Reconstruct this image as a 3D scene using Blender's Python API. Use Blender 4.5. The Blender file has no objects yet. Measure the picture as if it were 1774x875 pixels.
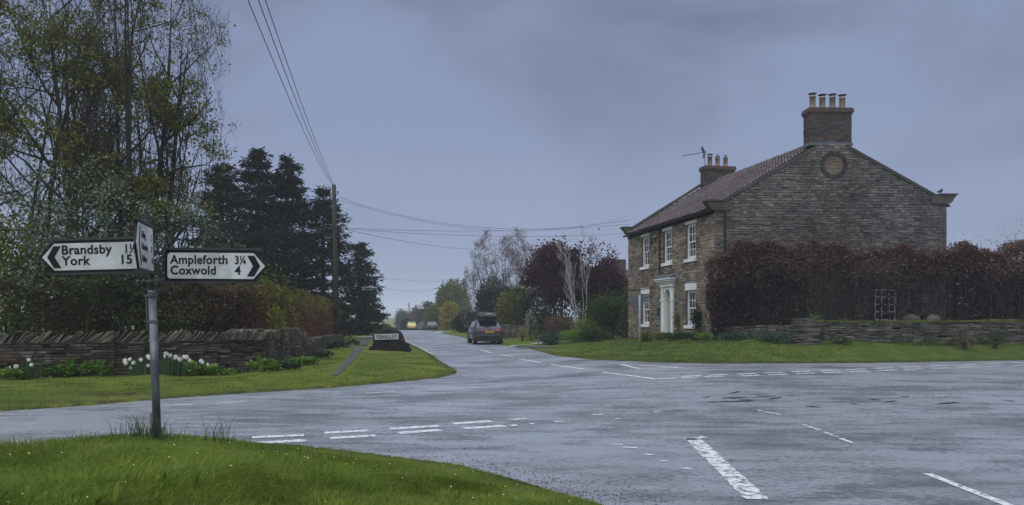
import bpy, math, random
import numpy as np
from mathutils import Vector, Matrix
SC = bpy.context.scene
COL = SC.collection
R = math.radians
pi = math.pi
# ------------------------------------------------------------------ camera, sky, sun, exposure
EYE = 1.7; F = 1300.0; CX = 887.0; HY = 550.0      # eye height (m), focal length and horizon of the 1774 px wide photograph
cd = bpy.data.cameras.new('camera'); cam = bpy.data.objects.new('camera', cd); COL.objects.link(cam)
cam.location = (0, 0, EYE); cam.rotation_euler = (pi/2, 0, 0)
cd.sensor_width = 36; cd.lens = F/1774*36; cd.shift_y = (HY-437.5)/1774
cd.clip_start = 0.1; cd.clip_end = 6000
SC.camera = cam
SC.view_settings.view_transform = 'Standard'; SC.view_settings.look = 'None'
SC.view_settings.exposure = 1.45; SC.view_settings.gamma = 1
SC.cycles.volume_bounces = 3; SC.cycles.max_bounces = 8
SC.render.resolution_x = 1024; SC.render.resolution_y = 505
HAZE = .0007
SUN_EL, SUN_AZ = R(70), R(215)
W = bpy.data.worlds.new('World'); SC.world = W; W.use_nodes = True
nt = W.node_tree; nt.nodes.clear()
N = nt.nodes.new; LK = nt.links.new
out = N('ShaderNodeOutputWorld'); bg = N('ShaderNodeBackground'); bg.inputs[1].default_value = 0.1
sky = N('ShaderNodeTexSky'); sky.sky_type = 'NISHITA'; sky.sun_disc = False
sky.sun_elevation = SUN_EL; sky.sun_rotation = SUN_AZ; sky.dust_density = 3
tc = N('ShaderNodeTexCoord'); mp = N('ShaderNodeMapping'); mp.inputs['Scale'].default_value = (1.3, 1.3, 3.2)
nz = N('ShaderNodeTexNoise'); nz.inputs['Scale'].default_value = 1.35; nz.inputs['Detail'].default_value = 4; nz.inputs['Roughness'].default_value = .52
nz.inputs['Distortion'].default_value = .4
rp = N('ShaderNodeValToRGB'); rp.color_ramp.interpolation = 'EASE'
rp.color_ramp.elements[0].position = .32; rp.color_ramp.elements[0].color = (.051, .061, .094, 1)
rp.color_ramp.elements[1].position = .66; rp.color_ramp.elements[1].color = (.091, .111, .171, 1)
mul = N('ShaderNodeVectorMath'); mul.operation = 'MULTIPLY'; mul.inputs[1].default_value = (10, 10, 10)
mx = N('ShaderNodeMix'); mx.data_type = 'RGBA'; mx.inputs[0].default_value = .97     # thick overcast over the clear sky
LK(tc.outputs['Generated'], mp.inputs[0]); LK(mp.outputs[0], nz.inputs['Vector']); LK(nz.outputs[0], rp.inputs[0])
LK(rp.outputs[0], mul.inputs[0]); LK(sky.outputs[0], mx.inputs[6]); LK(mul.outputs[0], mx.inputs[7])
sx_ = N('ShaderNodeSeparateXYZ'); LK(tc.outputs['Generated'], sx_.inputs[0])
el = N('ShaderNodeMapRange'); el.interpolation_type = 'SMOOTHSTEP'; el.inputs[1].default_value = -.02; el.inputs[2].default_value = .26; el.inputs[3].default_value = .8; el.inputs[4].default_value = 0
LK(sx_.outputs[2], el.inputs[0])
hzm = N('ShaderNodeMix'); hzm.data_type = 'RGBA'; hzm.inputs[7].default_value = (1.28, 1.51, 2.12, 1)     # paler, even cloud towards the horizon
LK(el.outputs[0], hzm.inputs[0]); LK(mx.outputs[2], hzm.inputs[6]); LK(hzm.outputs[2], bg.inputs[0]); LK(bg.outputs[0], out.inputs[0])
sl = bpy.data.lights.new('sun', 'SUN'); sl.energy = 1.5; sl.angle = R(110); sl.color = (.88, .935, 1)
so = bpy.data.objects.new('sun', sl); COL.objects.link(so)
# sun direction: azimuth measured like the sky texture's rotation
so.rotation_euler = (pi/2-SUN_EL, 0, pi-SUN_AZ)

# ------------------------------------------------------------------ helpers
def tag(o, label=None, cat=None, group=None, kind=None):
    if label: o['label'] = label
    if cat: o['category'] = cat
    if group: o['group'] = group
    if kind: o['kind'] = kind
    return o
def empty(name, loc=(0, 0, 0), rz=0, label=None, cat=None, group=None):
    o = bpy.data.objects.new(name, None); COL.objects.link(o); o.empty_display_size = .2
    o.location = loc; o.rotation_euler = (0, 0, rz)
    return tag(o, label, cat, group)
def link(name, me, parent=None, mats=()):
    o = bpy.data.objects.new(name, me); COL.objects.link(o)
    for m in (mats if isinstance(mats, (list, tuple)) else [mats]):
        if m is not None and m.name not in [x.name for x in me.materials if x]: me.materials.append(m)
    if parent: o.parent = parent
    return o
class MB:
    def __init__(s): s.v = []; s.f = []; s.mi = []
    def add(s, vs, fs, M=None, mi=0):
        n = len(s.v)
        if M is not None: vs = [M @ Vector(p) for p in vs]
        s.v += [tuple(p) for p in vs]; s.f += [tuple(i+n for i in f) for f in fs]; s.mi += [mi]*len(fs)
    def box(s, x0, y0, z0, x1, y1, z1, M=None, mi=0):
        s.add([(x0,y0,z0),(x1,y0,z0),(x1,y1,z0),(x0,y1,z0),(x0,y0,z1),(x1,y0,z1),(x1,y1,z1),(x0,y1,z1)],
              [(0,3,2,1),(4,5,6,7),(0,1,5,4),(1,2,6,5),(2,3,7,6),(3,0,4,7)], M, mi)
    def tube(s, pts, rad, n=6, cap=True, M=None, mi=0):
        pts = [Vector(p) for p in pts]
        if not isinstance(rad, (list, tuple)): rad = [rad]*len(pts)
        vs = []; fs = []; ref = None
        for i, p in enumerate(pts):
            t = (pts[min(i+1, len(pts)-1)]-pts[max(i-1, 0)])
            t = t.normalized() if t.length > 1e-9 else Vector((0, 0, 1))
            if ref is None:
                ref = t.orthogonal().normalized()
            ref = (ref - t*ref.dot(t)); ref = ref.normalized() if ref.length > 1e-6 else t.orthogonal().normalized()
            b = t.cross(ref)
            for k in range(n):
                a = 2*pi*k/n
                vs.append(p+(ref*math.cos(a)+b*math.sin(a))*rad[i])
        for i in range(len(pts)-1):
            for k in range(n):
                fs.append((i*n+k, i*n+(k+1) % n, (i+1)*n+(k+1) % n, (i+1)*n+k))
        if cap:
            fs.append(tuple(range(n-1, -1, -1))); fs.append(tuple((len(pts)-1)*n+k for k in range(n)))
        s.add(vs, fs, M, mi)
    def lathe(s, prof, n=12, M=None, mi=0):
        vs = []; fs = []
        for r, z in prof:
            for k in range(n):
                a = 2*pi*k/n; vs.append((r*math.cos(a), r*math.sin(a), z))
        for i in range(len(prof)-1):
            for k in range(n): fs.append((i*n+k, i*n+(k+1) % n, (i+1)*n+(k+1) % n, (i+1)*n+k))
        fs.append(tuple(range(n-1, -1, -1))); fs.append(tuple((len(prof)-1)*n+k for k in range(n)))
        s.add(vs, fs, M, mi)
    def prism(s, poly, d0, d1, M=None, mi=0):      # polygon in local x,z (counter-clockwise seen from -y), depth along y
        n = len(poly)
        vs = [(x, d0, z) for x, z in poly]+[(x, d1, z) for x, z in poly]
        fs = [tuple(range(n)), tuple(range(2*n-1, n-1, -1))]+[(i, i+n, (i+1) % n+n, (i+1) % n) for i in range(n)]
        s.add(vs, fs, M, mi)
    def mesh(s, name):
        me = bpy.data.meshes.new(name); me.from_pydata(s.v, [], s.f); me.update(); return me
    def build(s, name, mats, parent=None, smooth=False):
        me = s.mesh(name); o = link(name, me, parent, mats)
        if len(o.data.materials) > 1: me.polygons.foreach_set('material_index', s.mi)
        if smooth: me.polygons.foreach_set('use_smooth', [True]*len(me.polygons))
        return o
def npmesh(name, V, Fc, mats, parent=None, smooth=False, mi=None):
    V = np.ascontiguousarray(V, dtype=np.float32); Fc = np.ascontiguousarray(Fc, dtype=np.int32)
    me = bpy.data.meshes.new(name); k = Fc.shape[1]
    me.vertices.add(len(V)); me.vertices.foreach_set('co', V.ravel())
    me.loops.add(Fc.size); me.loops.foreach_set('vertex_index', Fc.ravel())
    me.polygons.add(len(Fc)); me.polygons.foreach_set('loop_start', np.arange(0, Fc.size, k, dtype=np.int32))
    try: me.polygons.foreach_set('loop_total', np.full(len(Fc), k, dtype=np.int32))
    except Exception: pass
    if smooth: me.polygons.foreach_set('use_smooth', np.ones(len(Fc), dtype=bool))
    me.update(calc_edges=True); me.validate()
    o = link(name, me, parent, mats)
    if mi is not None: me.polygons.foreach_set('material_index', np.asarray(mi, dtype=np.int32))
    return o

def mat(name, c1, c2=None, rough=.8, nscale=3., bump=0., bscale=60., metal=0., spec=.2, trans=0., rnd=.6, dirt=.25, c3=None, coat=0., stain=None):
    """colour runs from c1 to c2 by a mix of per-piece random and world noise; dirt darkens in irregular patches of grime"""
    m = bpy.data.materials.new(name); m.use_nodes = True; t = m.node_tree; t.nodes.clear()
    n = t.nodes.new; l = t.links.new
    o = n('ShaderNodeOutputMaterial'); p = n('ShaderNodeBsdfPrincipled')
    p.inputs['Roughness'].default_value = rough; p.inputs['Metallic'].default_value = metal
    p.inputs['Specular IOR Level'].default_value = spec
    if coat: p.inputs['Coat Weight'].default_value = coat
    g = n('ShaderNodeNewGeometry')
    if c2 is None: c2 = c1
    oi = n('ShaderNodeObjectInfo')
    ad = n('ShaderNodeMath'); ad.operation = 'ADD'; l(g.outputs['Random Per Island'], ad.inputs[0]); l(oi.outputs['Random'], ad.inputs[1])
    fr = n('ShaderNodeMath'); fr.operation = 'FRACT'; l(ad.outputs[0], fr.inputs[0])
    z = n('ShaderNodeTexNoise'); z.inputs['Scale'].default_value = nscale; z.inputs['Detail'].default_value = 5; z.inputs['Roughness'].default_value = .6
    l(g.outputs['Position'], z.inputs['Vector'])
    mr = n('ShaderNodeMapRange'); mr.inputs[1].default_value = .3; mr.inputs[2].default_value = .7; l(z.outputs[0], mr.inputs[0])
    mxf = n('ShaderNodeMix'); mxf.inputs[0].default_value = rnd; l(mr.outputs[0], mxf.inputs[2]); l(fr.outputs[0], mxf.inputs[3])
    cr = n('ShaderNodeValToRGB'); e = cr.color_ramp.elements
    e[0].color = (*c1, 1); e[1].color = (*c2, 1)
    if c3: e[1].position = .82; q = e.new(1.0); q.color = (*c3, 1)
    l(mxf.outputs[0], cr.inputs[0])
    z2 = n('ShaderNodeTexNoise'); z2.inputs['Scale'].default_value = nscale*.37+.2; z2.inputs['Detail'].default_value = 6
    l(g.outputs['Position'], z2.inputs['Vector'])
    m2 = n('ShaderNodeMapRange'); m2.inputs[1].default_value = .35; m2.inputs[2].default_value = .65; m2.inputs[3].default_value = 1-dirt; m2.inputs[4].default_value = 1
    l(z2.outputs[0], m2.inputs[0])
    ml = n('ShaderNodeMix'); ml.data_type = 'RGBA'; ml.blend_type = 'MULTIPLY'; ml.inputs[0].default_value = 1
    src = cr.outputs[0]
    if stain:
        z4 = n('ShaderNodeTexNoise'); z4.inputs['Scale'].default_value = stain[1]; z4.inputs['Detail'].default_value = 6; z4.inputs['Roughness'].default_value = .65
        mp4 = n('ShaderNodeMapping'); mp4.inputs['Scale'].default_value = (1, 1, .45); l(g.outputs['Position'], mp4.inputs[0]); l(mp4.outputs[0], z4.inputs['Vector'])
        m4 = n('ShaderNodeMapRange'); m4.interpolation_type = 'SMOOTHSTEP'; m4.inputs[1].default_value = .47; m4.inputs[2].default_value = .68; m4.inputs[4].default_value = stain[2]; l(z4.outputs[0], m4.inputs[0])
        s4 = n('ShaderNodeMix'); s4.data_type = 'RGBA'; s4.inputs[7].default_value = (*stain[0], 1); l(m4.outputs[0], s4.inputs[0]); l(src, s4.inputs[6]); src = s4.outputs[2]
    l(src, ml.inputs[6]); l(m2.outputs[0], ml.inputs[7]); l(ml.outputs[2], p.inputs['Base Color'])
    if bump:
        b = n('ShaderNodeBump'); b.inputs['Strength'].default_value = bump; b.inputs['Distance'].default_value = .02
        z3 = n('ShaderNodeTexNoise'); z3.inputs['Scale'].default_value = bscale; z3.inputs['Detail'].default_value = 6
        l(g.outputs['Position'], z3.inputs['Vector']); l(z3.outputs[0], b.inputs['Height']); l(b.outputs[0], p.inputs['Normal'])
    sh = p.outputs[0]
    if trans:
        tr = n('ShaderNodeBsdfTranslucent'); l(ml.outputs[2], tr.inputs[0])
        ms = n('ShaderNodeMixShader'); ms.inputs[0].default_value = trans; l(p.outputs[0], ms.inputs[1]); l(tr.outputs[0], ms.inputs[2]); sh = ms.outputs[0]
    l(sh, o.inputs[0])
    return m

# ------------------------------------------------------------------ the lie of the land
def ss(x): x = np.clip(x, 0, 1); return x*x*(3-2*x)
def base(X, Y):
    """height of the carriageway"""
    X = np.asarray(X, float); Y = np.asarray(Y, float)
    z = .285*ss((X+2)/7)*ss((Y-11)/12)*(1-ss((Y-27)/18))
    return z+np.interp(Y, [0, 50, 70, 90, 110, 130, 150, 200, 300, 600, 3000], [0, 0, -.04, -.15, -.30, -.5, -.85, -2.6, -2.4, .5, 3])
def ray(px, py, Y): return ((px-CX)*Y/F, Y, EYE-(py-HY)*Y/F)
def onroad(px, py):
    """where the sight line through a point of the photograph meets the carriageway"""
    lo, hi = 2.0, 400.0
    f = lambda Y: (EYE-(py-HY)*Y/F)-float(base((px-CX)*Y/F, Y))
    Y = lo
    while Y < hi and f(Y) > 0: Y *= 1.02
    a, b = Y/1.02, Y
    for _ in range(30):
        c = (a+b)/2
        if f(c) > 0: a = c
        else: b = c
    return ((px-CX)*a/F, a)
near_edge = [(2.5, -12), (2.2, 2), (1.6, 5), (.8, 6.8), (.2, 7.6), (-.57, 8.57), (-1.3, 9.0), (-1.95, 9.4), (-2.7, 9.8), (-3.55, 10.1), (-4.6, 10.0), (-5.6, 9.4), (-7, 8), (-10, 5), (-30, -15)]
far_left = [(-32, -9.2), (-12, 10.8)]+[onroad(*p) for p in [(0, 713), (150, 703), (300, 690), (400, 683), (500, 677), (600, 670), (700, 661), (760, 655), (787, 648.5), (792, 643), (759, 624), (749, 616), (727.4, 604), (715, 599), (700, 591), (691, 577)]]+[(-19.3, 126), (-26, 165), (-50, 300)]
right_edge = [(-45, 300), (-22, 165), onroad(726, 571.8), onroad(756, 575.5), onroad(812, 587), onroad(872, 598.7), onroad(918, 604), onroad(965, 617), onroad(1031, 623.6), onroad(1120, 627.5), onroad(1230, 630), onroad(1500, 629), onroad(1774, 624), (30, 28), (60, 43), (60, -12)]
POLY = np.array(near_edge+far_left+right_edge)
def sdist(X, Y, poly=POLY):
    """signed distance to the carriageway's outline, positive on the verge"""
    X = np.asarray(X, float); Y = np.asarray(Y, float); sh = X.shape; X = X.ravel(); Y = Y.ravel()
    d = np.full(X.shape, 1e9); ins = np.zeros(X.shape, bool); n = len(poly)
    for i in range(n):
        x0, y0 = poly[i]; x1, y1 = poly[(i+1) % n]; dx, dy = x1-x0, y1-y0
        t = np.clip(((X-x0)*dx+(Y-y0)*dy)/(dx*dx+dy*dy+1e-12), 0, 1)
        d = np.minimum(d, (X-x0-t*dx)**2+(Y-y0-t*dy)**2)
        c = (y0 > Y) != (y1 > Y)
        with np.errstate(divide='ignore', invalid='ignore'):
            ins ^= c & (X < (x1-x0)*(Y-y0)/(y1-y0+1e-15)+x0)
    d = np.sqrt(d)
    return np.where(ins, -d, d).reshape(sh)
def terrain(X, Y, d=None):
    X = np.asarray(X, float); Y = np.asarray(Y, float)
    if d is None: d = sdist(X, Y)
    b = base(X, Y)
    wob = .035*np.sin(X*1.7+Y*.6)*np.sin(Y*1.1-X*.5)+.02*np.sin(X*4.1+1)*np.sin(Y*3.3)
    lip = np.clip(d*.5, -.03, .045)
    near = (Y-X < 18.9) & (X < 2.6) & (Y < 12)
    right = (~near) & (X > -1.5-.19*(Y-45)) & (Y > 15)
    hn = (.56-.22*ss((X+6.2)/2.4)-.23*ss((X+3.4)/3.0))*ss(d/2.3)
    hr = (.5*ss(d/5.5)+(.60*ss(d/3.6)-.5*ss(d/5.5))*ss((X-6)/2.5))*(1-.55*ss((Y-38)/16))
    hl = .05*ss(d/3)
    h = np.where(near, hn, np.where(right, hr, hl))
    return b+lip+np.where(d > 0, h+wob*ss(d/1.5), 0)
def T(x, y): return float(terrain(np.array([x]), np.array([y]))[0])
def gp(px, Y): x = (px-CX)*Y/F; return Vector((x, Y, T(x, Y)))
def ztop(py, Y): return EYE+(HY-py)*Y/F
# ------------------------------------------------------------------ materials
STONE = mat('stone', (.090,.070,.052), (.30,.240,.175), .85, 2.2, .5, 45, rnd=.72, dirt=.35, c3=(.30,.27,.22))
GSTONE = mat('grey_stone', (.052,.048,.045), (.205,.180,.158), .85, 1.3, .5, 45, rnd=.66, dirt=.4, c3=(.34,.31,.27), stain=((.135,.118,.070), .34, .5))
WALLST = mat('dry_stone', (.018,.014,.010), (.115,.090,.062), .9, 3.0, .6, 40, rnd=.7, dirt=.45, c3=(.26,.25,.23))
WALLST2 = mat('mossy_dry_stone', (.045,.040,.033), (.165,.150,.120), .9, 3.0, .6, 40, rnd=.7, dirt=.45, c3=(.24,.24,.22), stain=((.07,.08,.03), .9, .6))
COPE = mat('coping_stone', (.055,.046,.036), (.170,.142,.105), .9, 4.0, .6, 40, rnd=.7, dirt=.4, c3=(.26,.25,.22))
MORTAR = mat('mortar', (.085,.076,.066), (.155,.138,.118), .95, 2, .4, 60, rnd=.1)
DARKJ = mat('dark_joint', (.014,.012,.010), (.022,.019,.015), 1, 4)
DRESS = mat('dressed_stone', (.17,.155,.13), (.22,.20,.17), .8, 3, .2, 60, rnd=.3)
KNEEL = mat('kneeler_stone', (.075,.064,.050), (.14,.12,.095), .85, 3, .3, 50, rnd=.3, dirt=.4)
BRICK = mat('brick', (.048,.041,.038), (.105,.078,.068), .85, 3, .3, 80, rnd=.75, dirt=.35, c3=(.10,.085,.075))
TILE = mat('pantile', (.034,.022,.025), (.095,.054,.055), .55, 1.2, .25, 40, rnd=.6, dirt=.45, c3=(.085,.070,.072), spec=.35)
RIDGE = mat('ridge_tile', (.09,.085,.085), (.16,.15,.14), .6, 2)
LEAD = mat('lead', (.10,.11,.12), (.16,.17,.18), .55, 2)
POT = mat('clay_pot', (.20,.145,.10), (.30,.22,.15), .8, 4, rnd=.6, dirt=.35)
WHITE = mat('white_paint', (.64,.63,.60), (.74,.73,.70), .5, 3, rnd=.3, dirt=.18)
CREAM = mat('door_paint', (.36,.33,.27), (.40,.37,.30), .5, 2, dirt=.15)
BLACKM = mat('black_iron', (.012,.012,.013), (.022,.022,.024), .5, 3)
GALV = mat('galvanised_steel', (.11,.12,.13), (.19,.205,.22), .5, 9, .15, 60, metal=.5, rnd=0, dirt=.45, stain=((.11,.105,.085), 3.5, .7))
def lens(name, c, rough=.2): return mat(name, c, tuple(x*1.2 for x in c), rough, 2, spec=.6, dirt=.1)
GLASS = mat('window_glass', (.018,.022,.026), (.035,.040,.046), .04, .8, spec=.7, rnd=.5, dirt=.1)
SIGNW = mat('sign_white', (.56,.57,.56), (.68,.69,.68), .42, 7, rnd=.1, dirt=.3, stain=((.36,.37,.31), 5., .55))
SIGNK = mat('sign_black', (.010,.010,.011), (.016,.016,.017), .4, 5)
POLEW = mat('pole_wood', (.040,.034,.026), (.075,.064,.048), .9, 1.5, .5, 30, rnd=.2)
TIMBER = mat('weathered_timber', (.045,.038,.030), (.09,.078,.062), .9, 2.5, .4, 40)
BARK = mat('bark', (.026,.022,.017), (.055,.047,.036), .95, 3, .6, 30, rnd=.3)
TWIG = mat('twig', (.030,.023,.018), (.060,.046,.036), .95, 3, rnd=.4)
BIRCH = mat('birch_bark', (.27,.25,.22), (.47,.44,.40), .8, 3, .3, 30, rnd=.2, dirt=.5)
def leaf(name, c1, c2, c3=None, tr=.3): return mat(name, c1, c2, .6, .55, rnd=.62, dirt=.3, c3=c3, trans=tr, spec=.12)
L_OLIVE = leaf('olive_leaf', (.080,.095,.018), (.180,.190,.034), (.22,.18,.045))
L_GREEN = leaf('green_leaf', (.038,.072,.020), (.090,.145,.040))
L_LIME = leaf('lime_leaf', (.11,.14,.02), (.22,.24,.035))
L_GOLD = leaf('golden_leaf', (.20,.17,.02), (.36,.30,.04))
L_DARK = leaf('dark_needle', (.006,.011,.006), (.018,.030,.015), tr=.1)
L_YEW = leaf('yew_leaf', (.012,.022,.012), (.032,.050,.024), tr=.15)
L_COP = leaf('copper_leaf', (.036,.012,.018), (.085,.026,.036), (.11,.045,.05))
L_BEECH = leaf('dry_beech_leaf', (.100,.058,.045), (.25,.152,.118), (.42,.31,.26))
L_BEECHD = leaf('dull_beech_leaf', (.075,.050,.034), (.175,.112,.070), (.13,.135,.05))
L_RED = leaf('red_beech_leaf', (.085,.036,.026), (.175,.080,.052), (.20,.14,.055))
L_BLOS = leaf('white_blossom', (.20,.21,.17), (.40,.40,.36), tr=.3)
L_PINK = leaf('pink_blossom', (.22,.16,.15), (.42,.34,.32), tr=.3)
L_BRIGHT = leaf('bright_plant_leaf', (.10,.19,.028), (.21,.34,.055))
L_BLUE = leaf('bluish_plant_leaf', (.040,.075,.045), (.085,.125,.075))
L_DAFF = leaf('daffodil_leaf', (.038,.075,.034), (.080,.135,.058))
PETAL = mat('white_petal', (.72,.70,.62), (.82,.80,.74), .6, 3, trans=.3, dirt=.05)
YELLOW = mat('yellow_petal', (.55,.38,.03), (.72,.52,.05), .6, 3, trans=.2, dirt=.05)
REDP = mat('red_petal', (.35,.03,.03), (.5,.05,.05), .6, 3, trans=.2, dirt=.05)
RUBBER = mat('tyre_rubber', (.012,.012,.013), (.02,.02,.02), .85, 3)
MOSS = mat('moss', (.060,.080,.016), (.12,.13,.03), 1, 3, .5, 60)
SOIL = mat('wet_soil', (.022,.016,.011), (.050,.037,.026), .75, 4, .6, 50)

def nodes(name):
    m = bpy.data.materials.new(name); m.use_nodes = True; t = m.node_tree; t.nodes.clear()
    o = t.nodes.new('ShaderNodeOutputMaterial'); p = t.nodes.new('ShaderNodeBsdfPrincipled'); t.links.new(p.outputs[0], o.inputs[0])
    g = t.nodes.new('ShaderNodeNewGeometry')
    def noise(scale, detail=5, rough=.55, sc=None):
        z = t.nodes.new('ShaderNodeTexNoise'); z.inputs['Scale'].default_value = scale; z.inputs['Detail'].default_value = detail; z.inputs['Roughness'].default_value = rough
        if sc:
            q = t.nodes.new('ShaderNodeMapping'); q.inputs['Scale'].default_value = sc[:3]
            if len(sc) > 3: q.inputs['Rotation'].default_value = (0, 0, sc[3])
            t.links.new(g.outputs['Position'], q.inputs[0]); t.links.new(q.outputs[0], z.inputs['Vector'])
        else: t.links.new(g.outputs['Position'], z.inputs['Vector'])
        return z.outputs[0]
    def rng(x, a, b, c=0., d=1.):
        r = t.nodes.new('ShaderNodeMapRange'); r.interpolation_type = 'SMOOTHSTEP'
        for i, v in enumerate((a, b, c, d)): r.inputs[i+1].default_value = v
        t.links.new(x, r.inputs[0]); return r.outputs[0]
    def mixc(f, a, b, blend='MIX'):
        r = t.nodes.new('ShaderNodeMix'); r.data_type = 'RGBA'; r.blend_type = blend
        for k, v in ((0, f), (6, a), (7, b)):
            if isinstance(v, (int, float)): r.inputs[k].default_value = v
            elif isinstance(v, tuple): r.inputs[k].default_value = (*v, 1)
            else: t.links.new(v, r.inputs[k])
        return r.outputs[2]
    def math_(op, a, b=0.):
        r = t.nodes.new('ShaderNodeMath'); r.operation = op
        for k, v in ((0, a), (1, b)):
            if isinstance(v, (int, float)): r.inputs[k].default_value = v
            else: t.links.new(v, r.inputs[k])
        return r.outputs[0]
    def bump(h, s=.4, d=.01):
        b = t.nodes.new('ShaderNodeBump'); b.inputs['Strength'].default_value = s; b.inputs['Distance'].default_value = d
        t.links.new(h, b.inputs['Height']); t.links.new(b.outputs[0], p.inputs['Normal'])
    return m, t, p, g, noise, rng, mixc, math_, bump
# turf and bare earth
GRASS, t, p, g, noise, rng, mixc, mth, bump = nodes('turf')
c = mixc(rng(noise(.55, 4), .35, .65), (.070,.098,.013), (.128,.146,.022))
c = mixc(rng(noise(2.8, 6), .4, .75), c, (.095,.120,.022))
c = mixc(rng(noise(26, 4, .7), .5, .8, 0, .55), c, (.030,.048,.010))
lu = t.nodes.new('ShaderNodeAttribute'); lu.attribute_name = 'lush'
c = mixc(lu.outputs['Fac'], c, mixc(rng(noise(1.6, 5, .6), .35, .7), (.038,.062,.012), (.075,.098,.018)))
at = t.nodes.new('ShaderNodeAttribute'); at.attribute_name = 'soil'
sf = mth('MULTIPLY', at.outputs['Fac'], rng(noise(3.2, 6, .65), .30, .62))
c = mixc(sf, c, (.030,.022,.015))
t.links.new(c, p.inputs['Base Color']); p.inputs['Roughness'].default_value = .9; p.inputs['Specular IOR Level'].default_value = .08
bump(noise(38, 5, .7), .8, .03)
# wet asphalt
ROAD, t, p, g, noise, rng, mixc, mth, bump = nodes('wet_asphalt')
big = noise(.28, 5, .6, (1, 1.5, 1, .5)); mid = noise(1.5, 6, .65, (.6, 1.6, 1, .35)); streak = noise(2.2, 5, .6, (.38, 1.2, 1, .28)); speck = noise(85, 3, .85); fine = noise(42, 5, .85)
wet = mth('ADD', mth('MULTIPLY', big, .40), mth('ADD', mth('MULTIPLY', mid, .28), mth('MULTIPLY', streak, .32)))
gl = noise(13, 6, .8, (.8, 1.5, 1, .3)); dry = noise(.42, 4, .5, (1, 1.6, 1, .4))
film = mth('MULTIPLY', rng(mth('ADD', mth('MULTIPLY', wet, .62), mth('MULTIPLY', gl, .38)), .435, .575), mth('MULTIPLY', rng(dry, .36, .60, .42, 1), rng(fine, .34, .62, .55, 1)))     # water film lying between the chippings; takes the pale sky-sheen colour below
c = mixc(rng(speck, .30, .72), (.016,.017,.019), (.105,.110,.120))
c = mixc(rng(mid, .45, .75, 0, .4), c, (.050,.051,.054))
c = mixc(film, c, (.54,.565,.615))  # pale bluish metal colour stands in for sky sheen on the wet film
t.links.new(c, p.inputs['Base Color'])
t.links.new(mth('MULTIPLY', film, .86), p.inputs['Metallic'])
t.links.new(mth('ADD', rng(film, 0, 1, .52, .30), mth('MULTIPLY', rng(fine, .4, .7), .08)), p.inputs['Roughness'])
p.inputs['Specular IOR Level'].default_value = .8
bump(mth('ADD', mth('MULTIPLY', fine, 1.0), mth('MULTIPLY', gl, .8)), .6, .007)
# worn thermoplastic road paint: flakes off to the asphalt below
PAINT, t, p, g, noise, rng, mixc, mth, bump = nodes('worn_road_paint')
w = rng(noise(11, 6, .72), .37, .50)
c = mixc(noise(30, 4), (.52,.53,.53), (.68,.68,.67))
t.links.new(c, p.inputs['Base Color']); p.inputs['Roughness'].default_value = .4; bump(noise(60, 4), .4, .004); t.links.new(w, p.inputs['Alpha'])
PAINTX, t, p, g, noise, rng, mixc, mth, bump = nodes('flaking_road_paint')
w = rng(noise(9, 7, .75), .41, .52)
p.inputs['Base Color'].default_value = (.60,.60,.60,1); p.inputs['Roughness'].default_value = .4; bump(noise(60, 4), .4, .004); t.links.new(w, p.inputs['Alpha'])

# ------------------------------------------------------------------ ground sheet and carriageway
def axis(a0, a1, fine, lo, hi, grow, mx=60):
    c = list(np.arange(a0, a1+1e-6, fine)); s = fine
    v = a1
    while v < hi: s = min(s*grow, mx); v += s; c.append(v)
    v = a0; s = fine
    while v > lo: s = min(s*grow, mx); v -= s; c.insert(0, v)
    return np.array(c)
gx = axis(-15, 19, .13, -900, 900, 1.07); gy = axis(4, 32, .12, -60, 1300, 1.035, 40)
GX, GY = np.meshgrid(gx, gy); D = sdist(GX, GY); Z = terrain(GX, GY, D)
V = np.stack([GX.ravel(), GY.ravel(), Z.ravel()], 1)
nx, ny = len(gx), len(gy); idx = np.arange(nx*ny).reshape(ny, nx)
Q = np.stack([idx[:-1, :-1].ravel(), idx[:-1, 1:].ravel(), idx[1:, 1:].ravel(), idx[1:, :-1].ravel()], 1)
ground = npmesh('ground', V, Q, GRASS, smooth=True); tag(ground, kind='structure')
soil = np.clip(1-(D-.02)/.45, 0, 1)*.8
def blob(x, y, rx, ry, k=1.): return k*np.exp(-((GX-x)/rx)**2-((GY-y)/ry)**2)
mx_, my_ = onroad(185, 692)
soil = np.maximum(soil, blob(mx_, my_+.5, 1.3, .55, 1.1)); mx_, my_ = onroad(90, 702)
soil = np.maximum(soil, blob(mx_, my_+.2, 1.6, .35, .9))
at = ground.data.attributes.new('soil', 'FLOAT', 'POINT'); at.data.foreach_set('value', np.clip(soil, 0, 1).ravel().astype(np.float32))
at = ground.data.attributes.new('lush', 'FLOAT', 'POINT'); at.data.foreach_set('value', (ss((GX-1)/4)*(GY > 18)*.9).ravel().astype(np.float32))
DF = (D[:-1, :-1]+D[1:, 1:])/2
keep = (DF < .3).ravel()
Vr = np.stack([GX.ravel(), GY.ravel(), base(GX, GY).ravel()], 1)
Qr = Q[keep]; u, inv = np.unique(Qr, return_inverse=True)
road = npmesh('road', Vr[u], inv.reshape(-1, 4), ROAD, smooth=True); tag(road, kind='structure')

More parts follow.
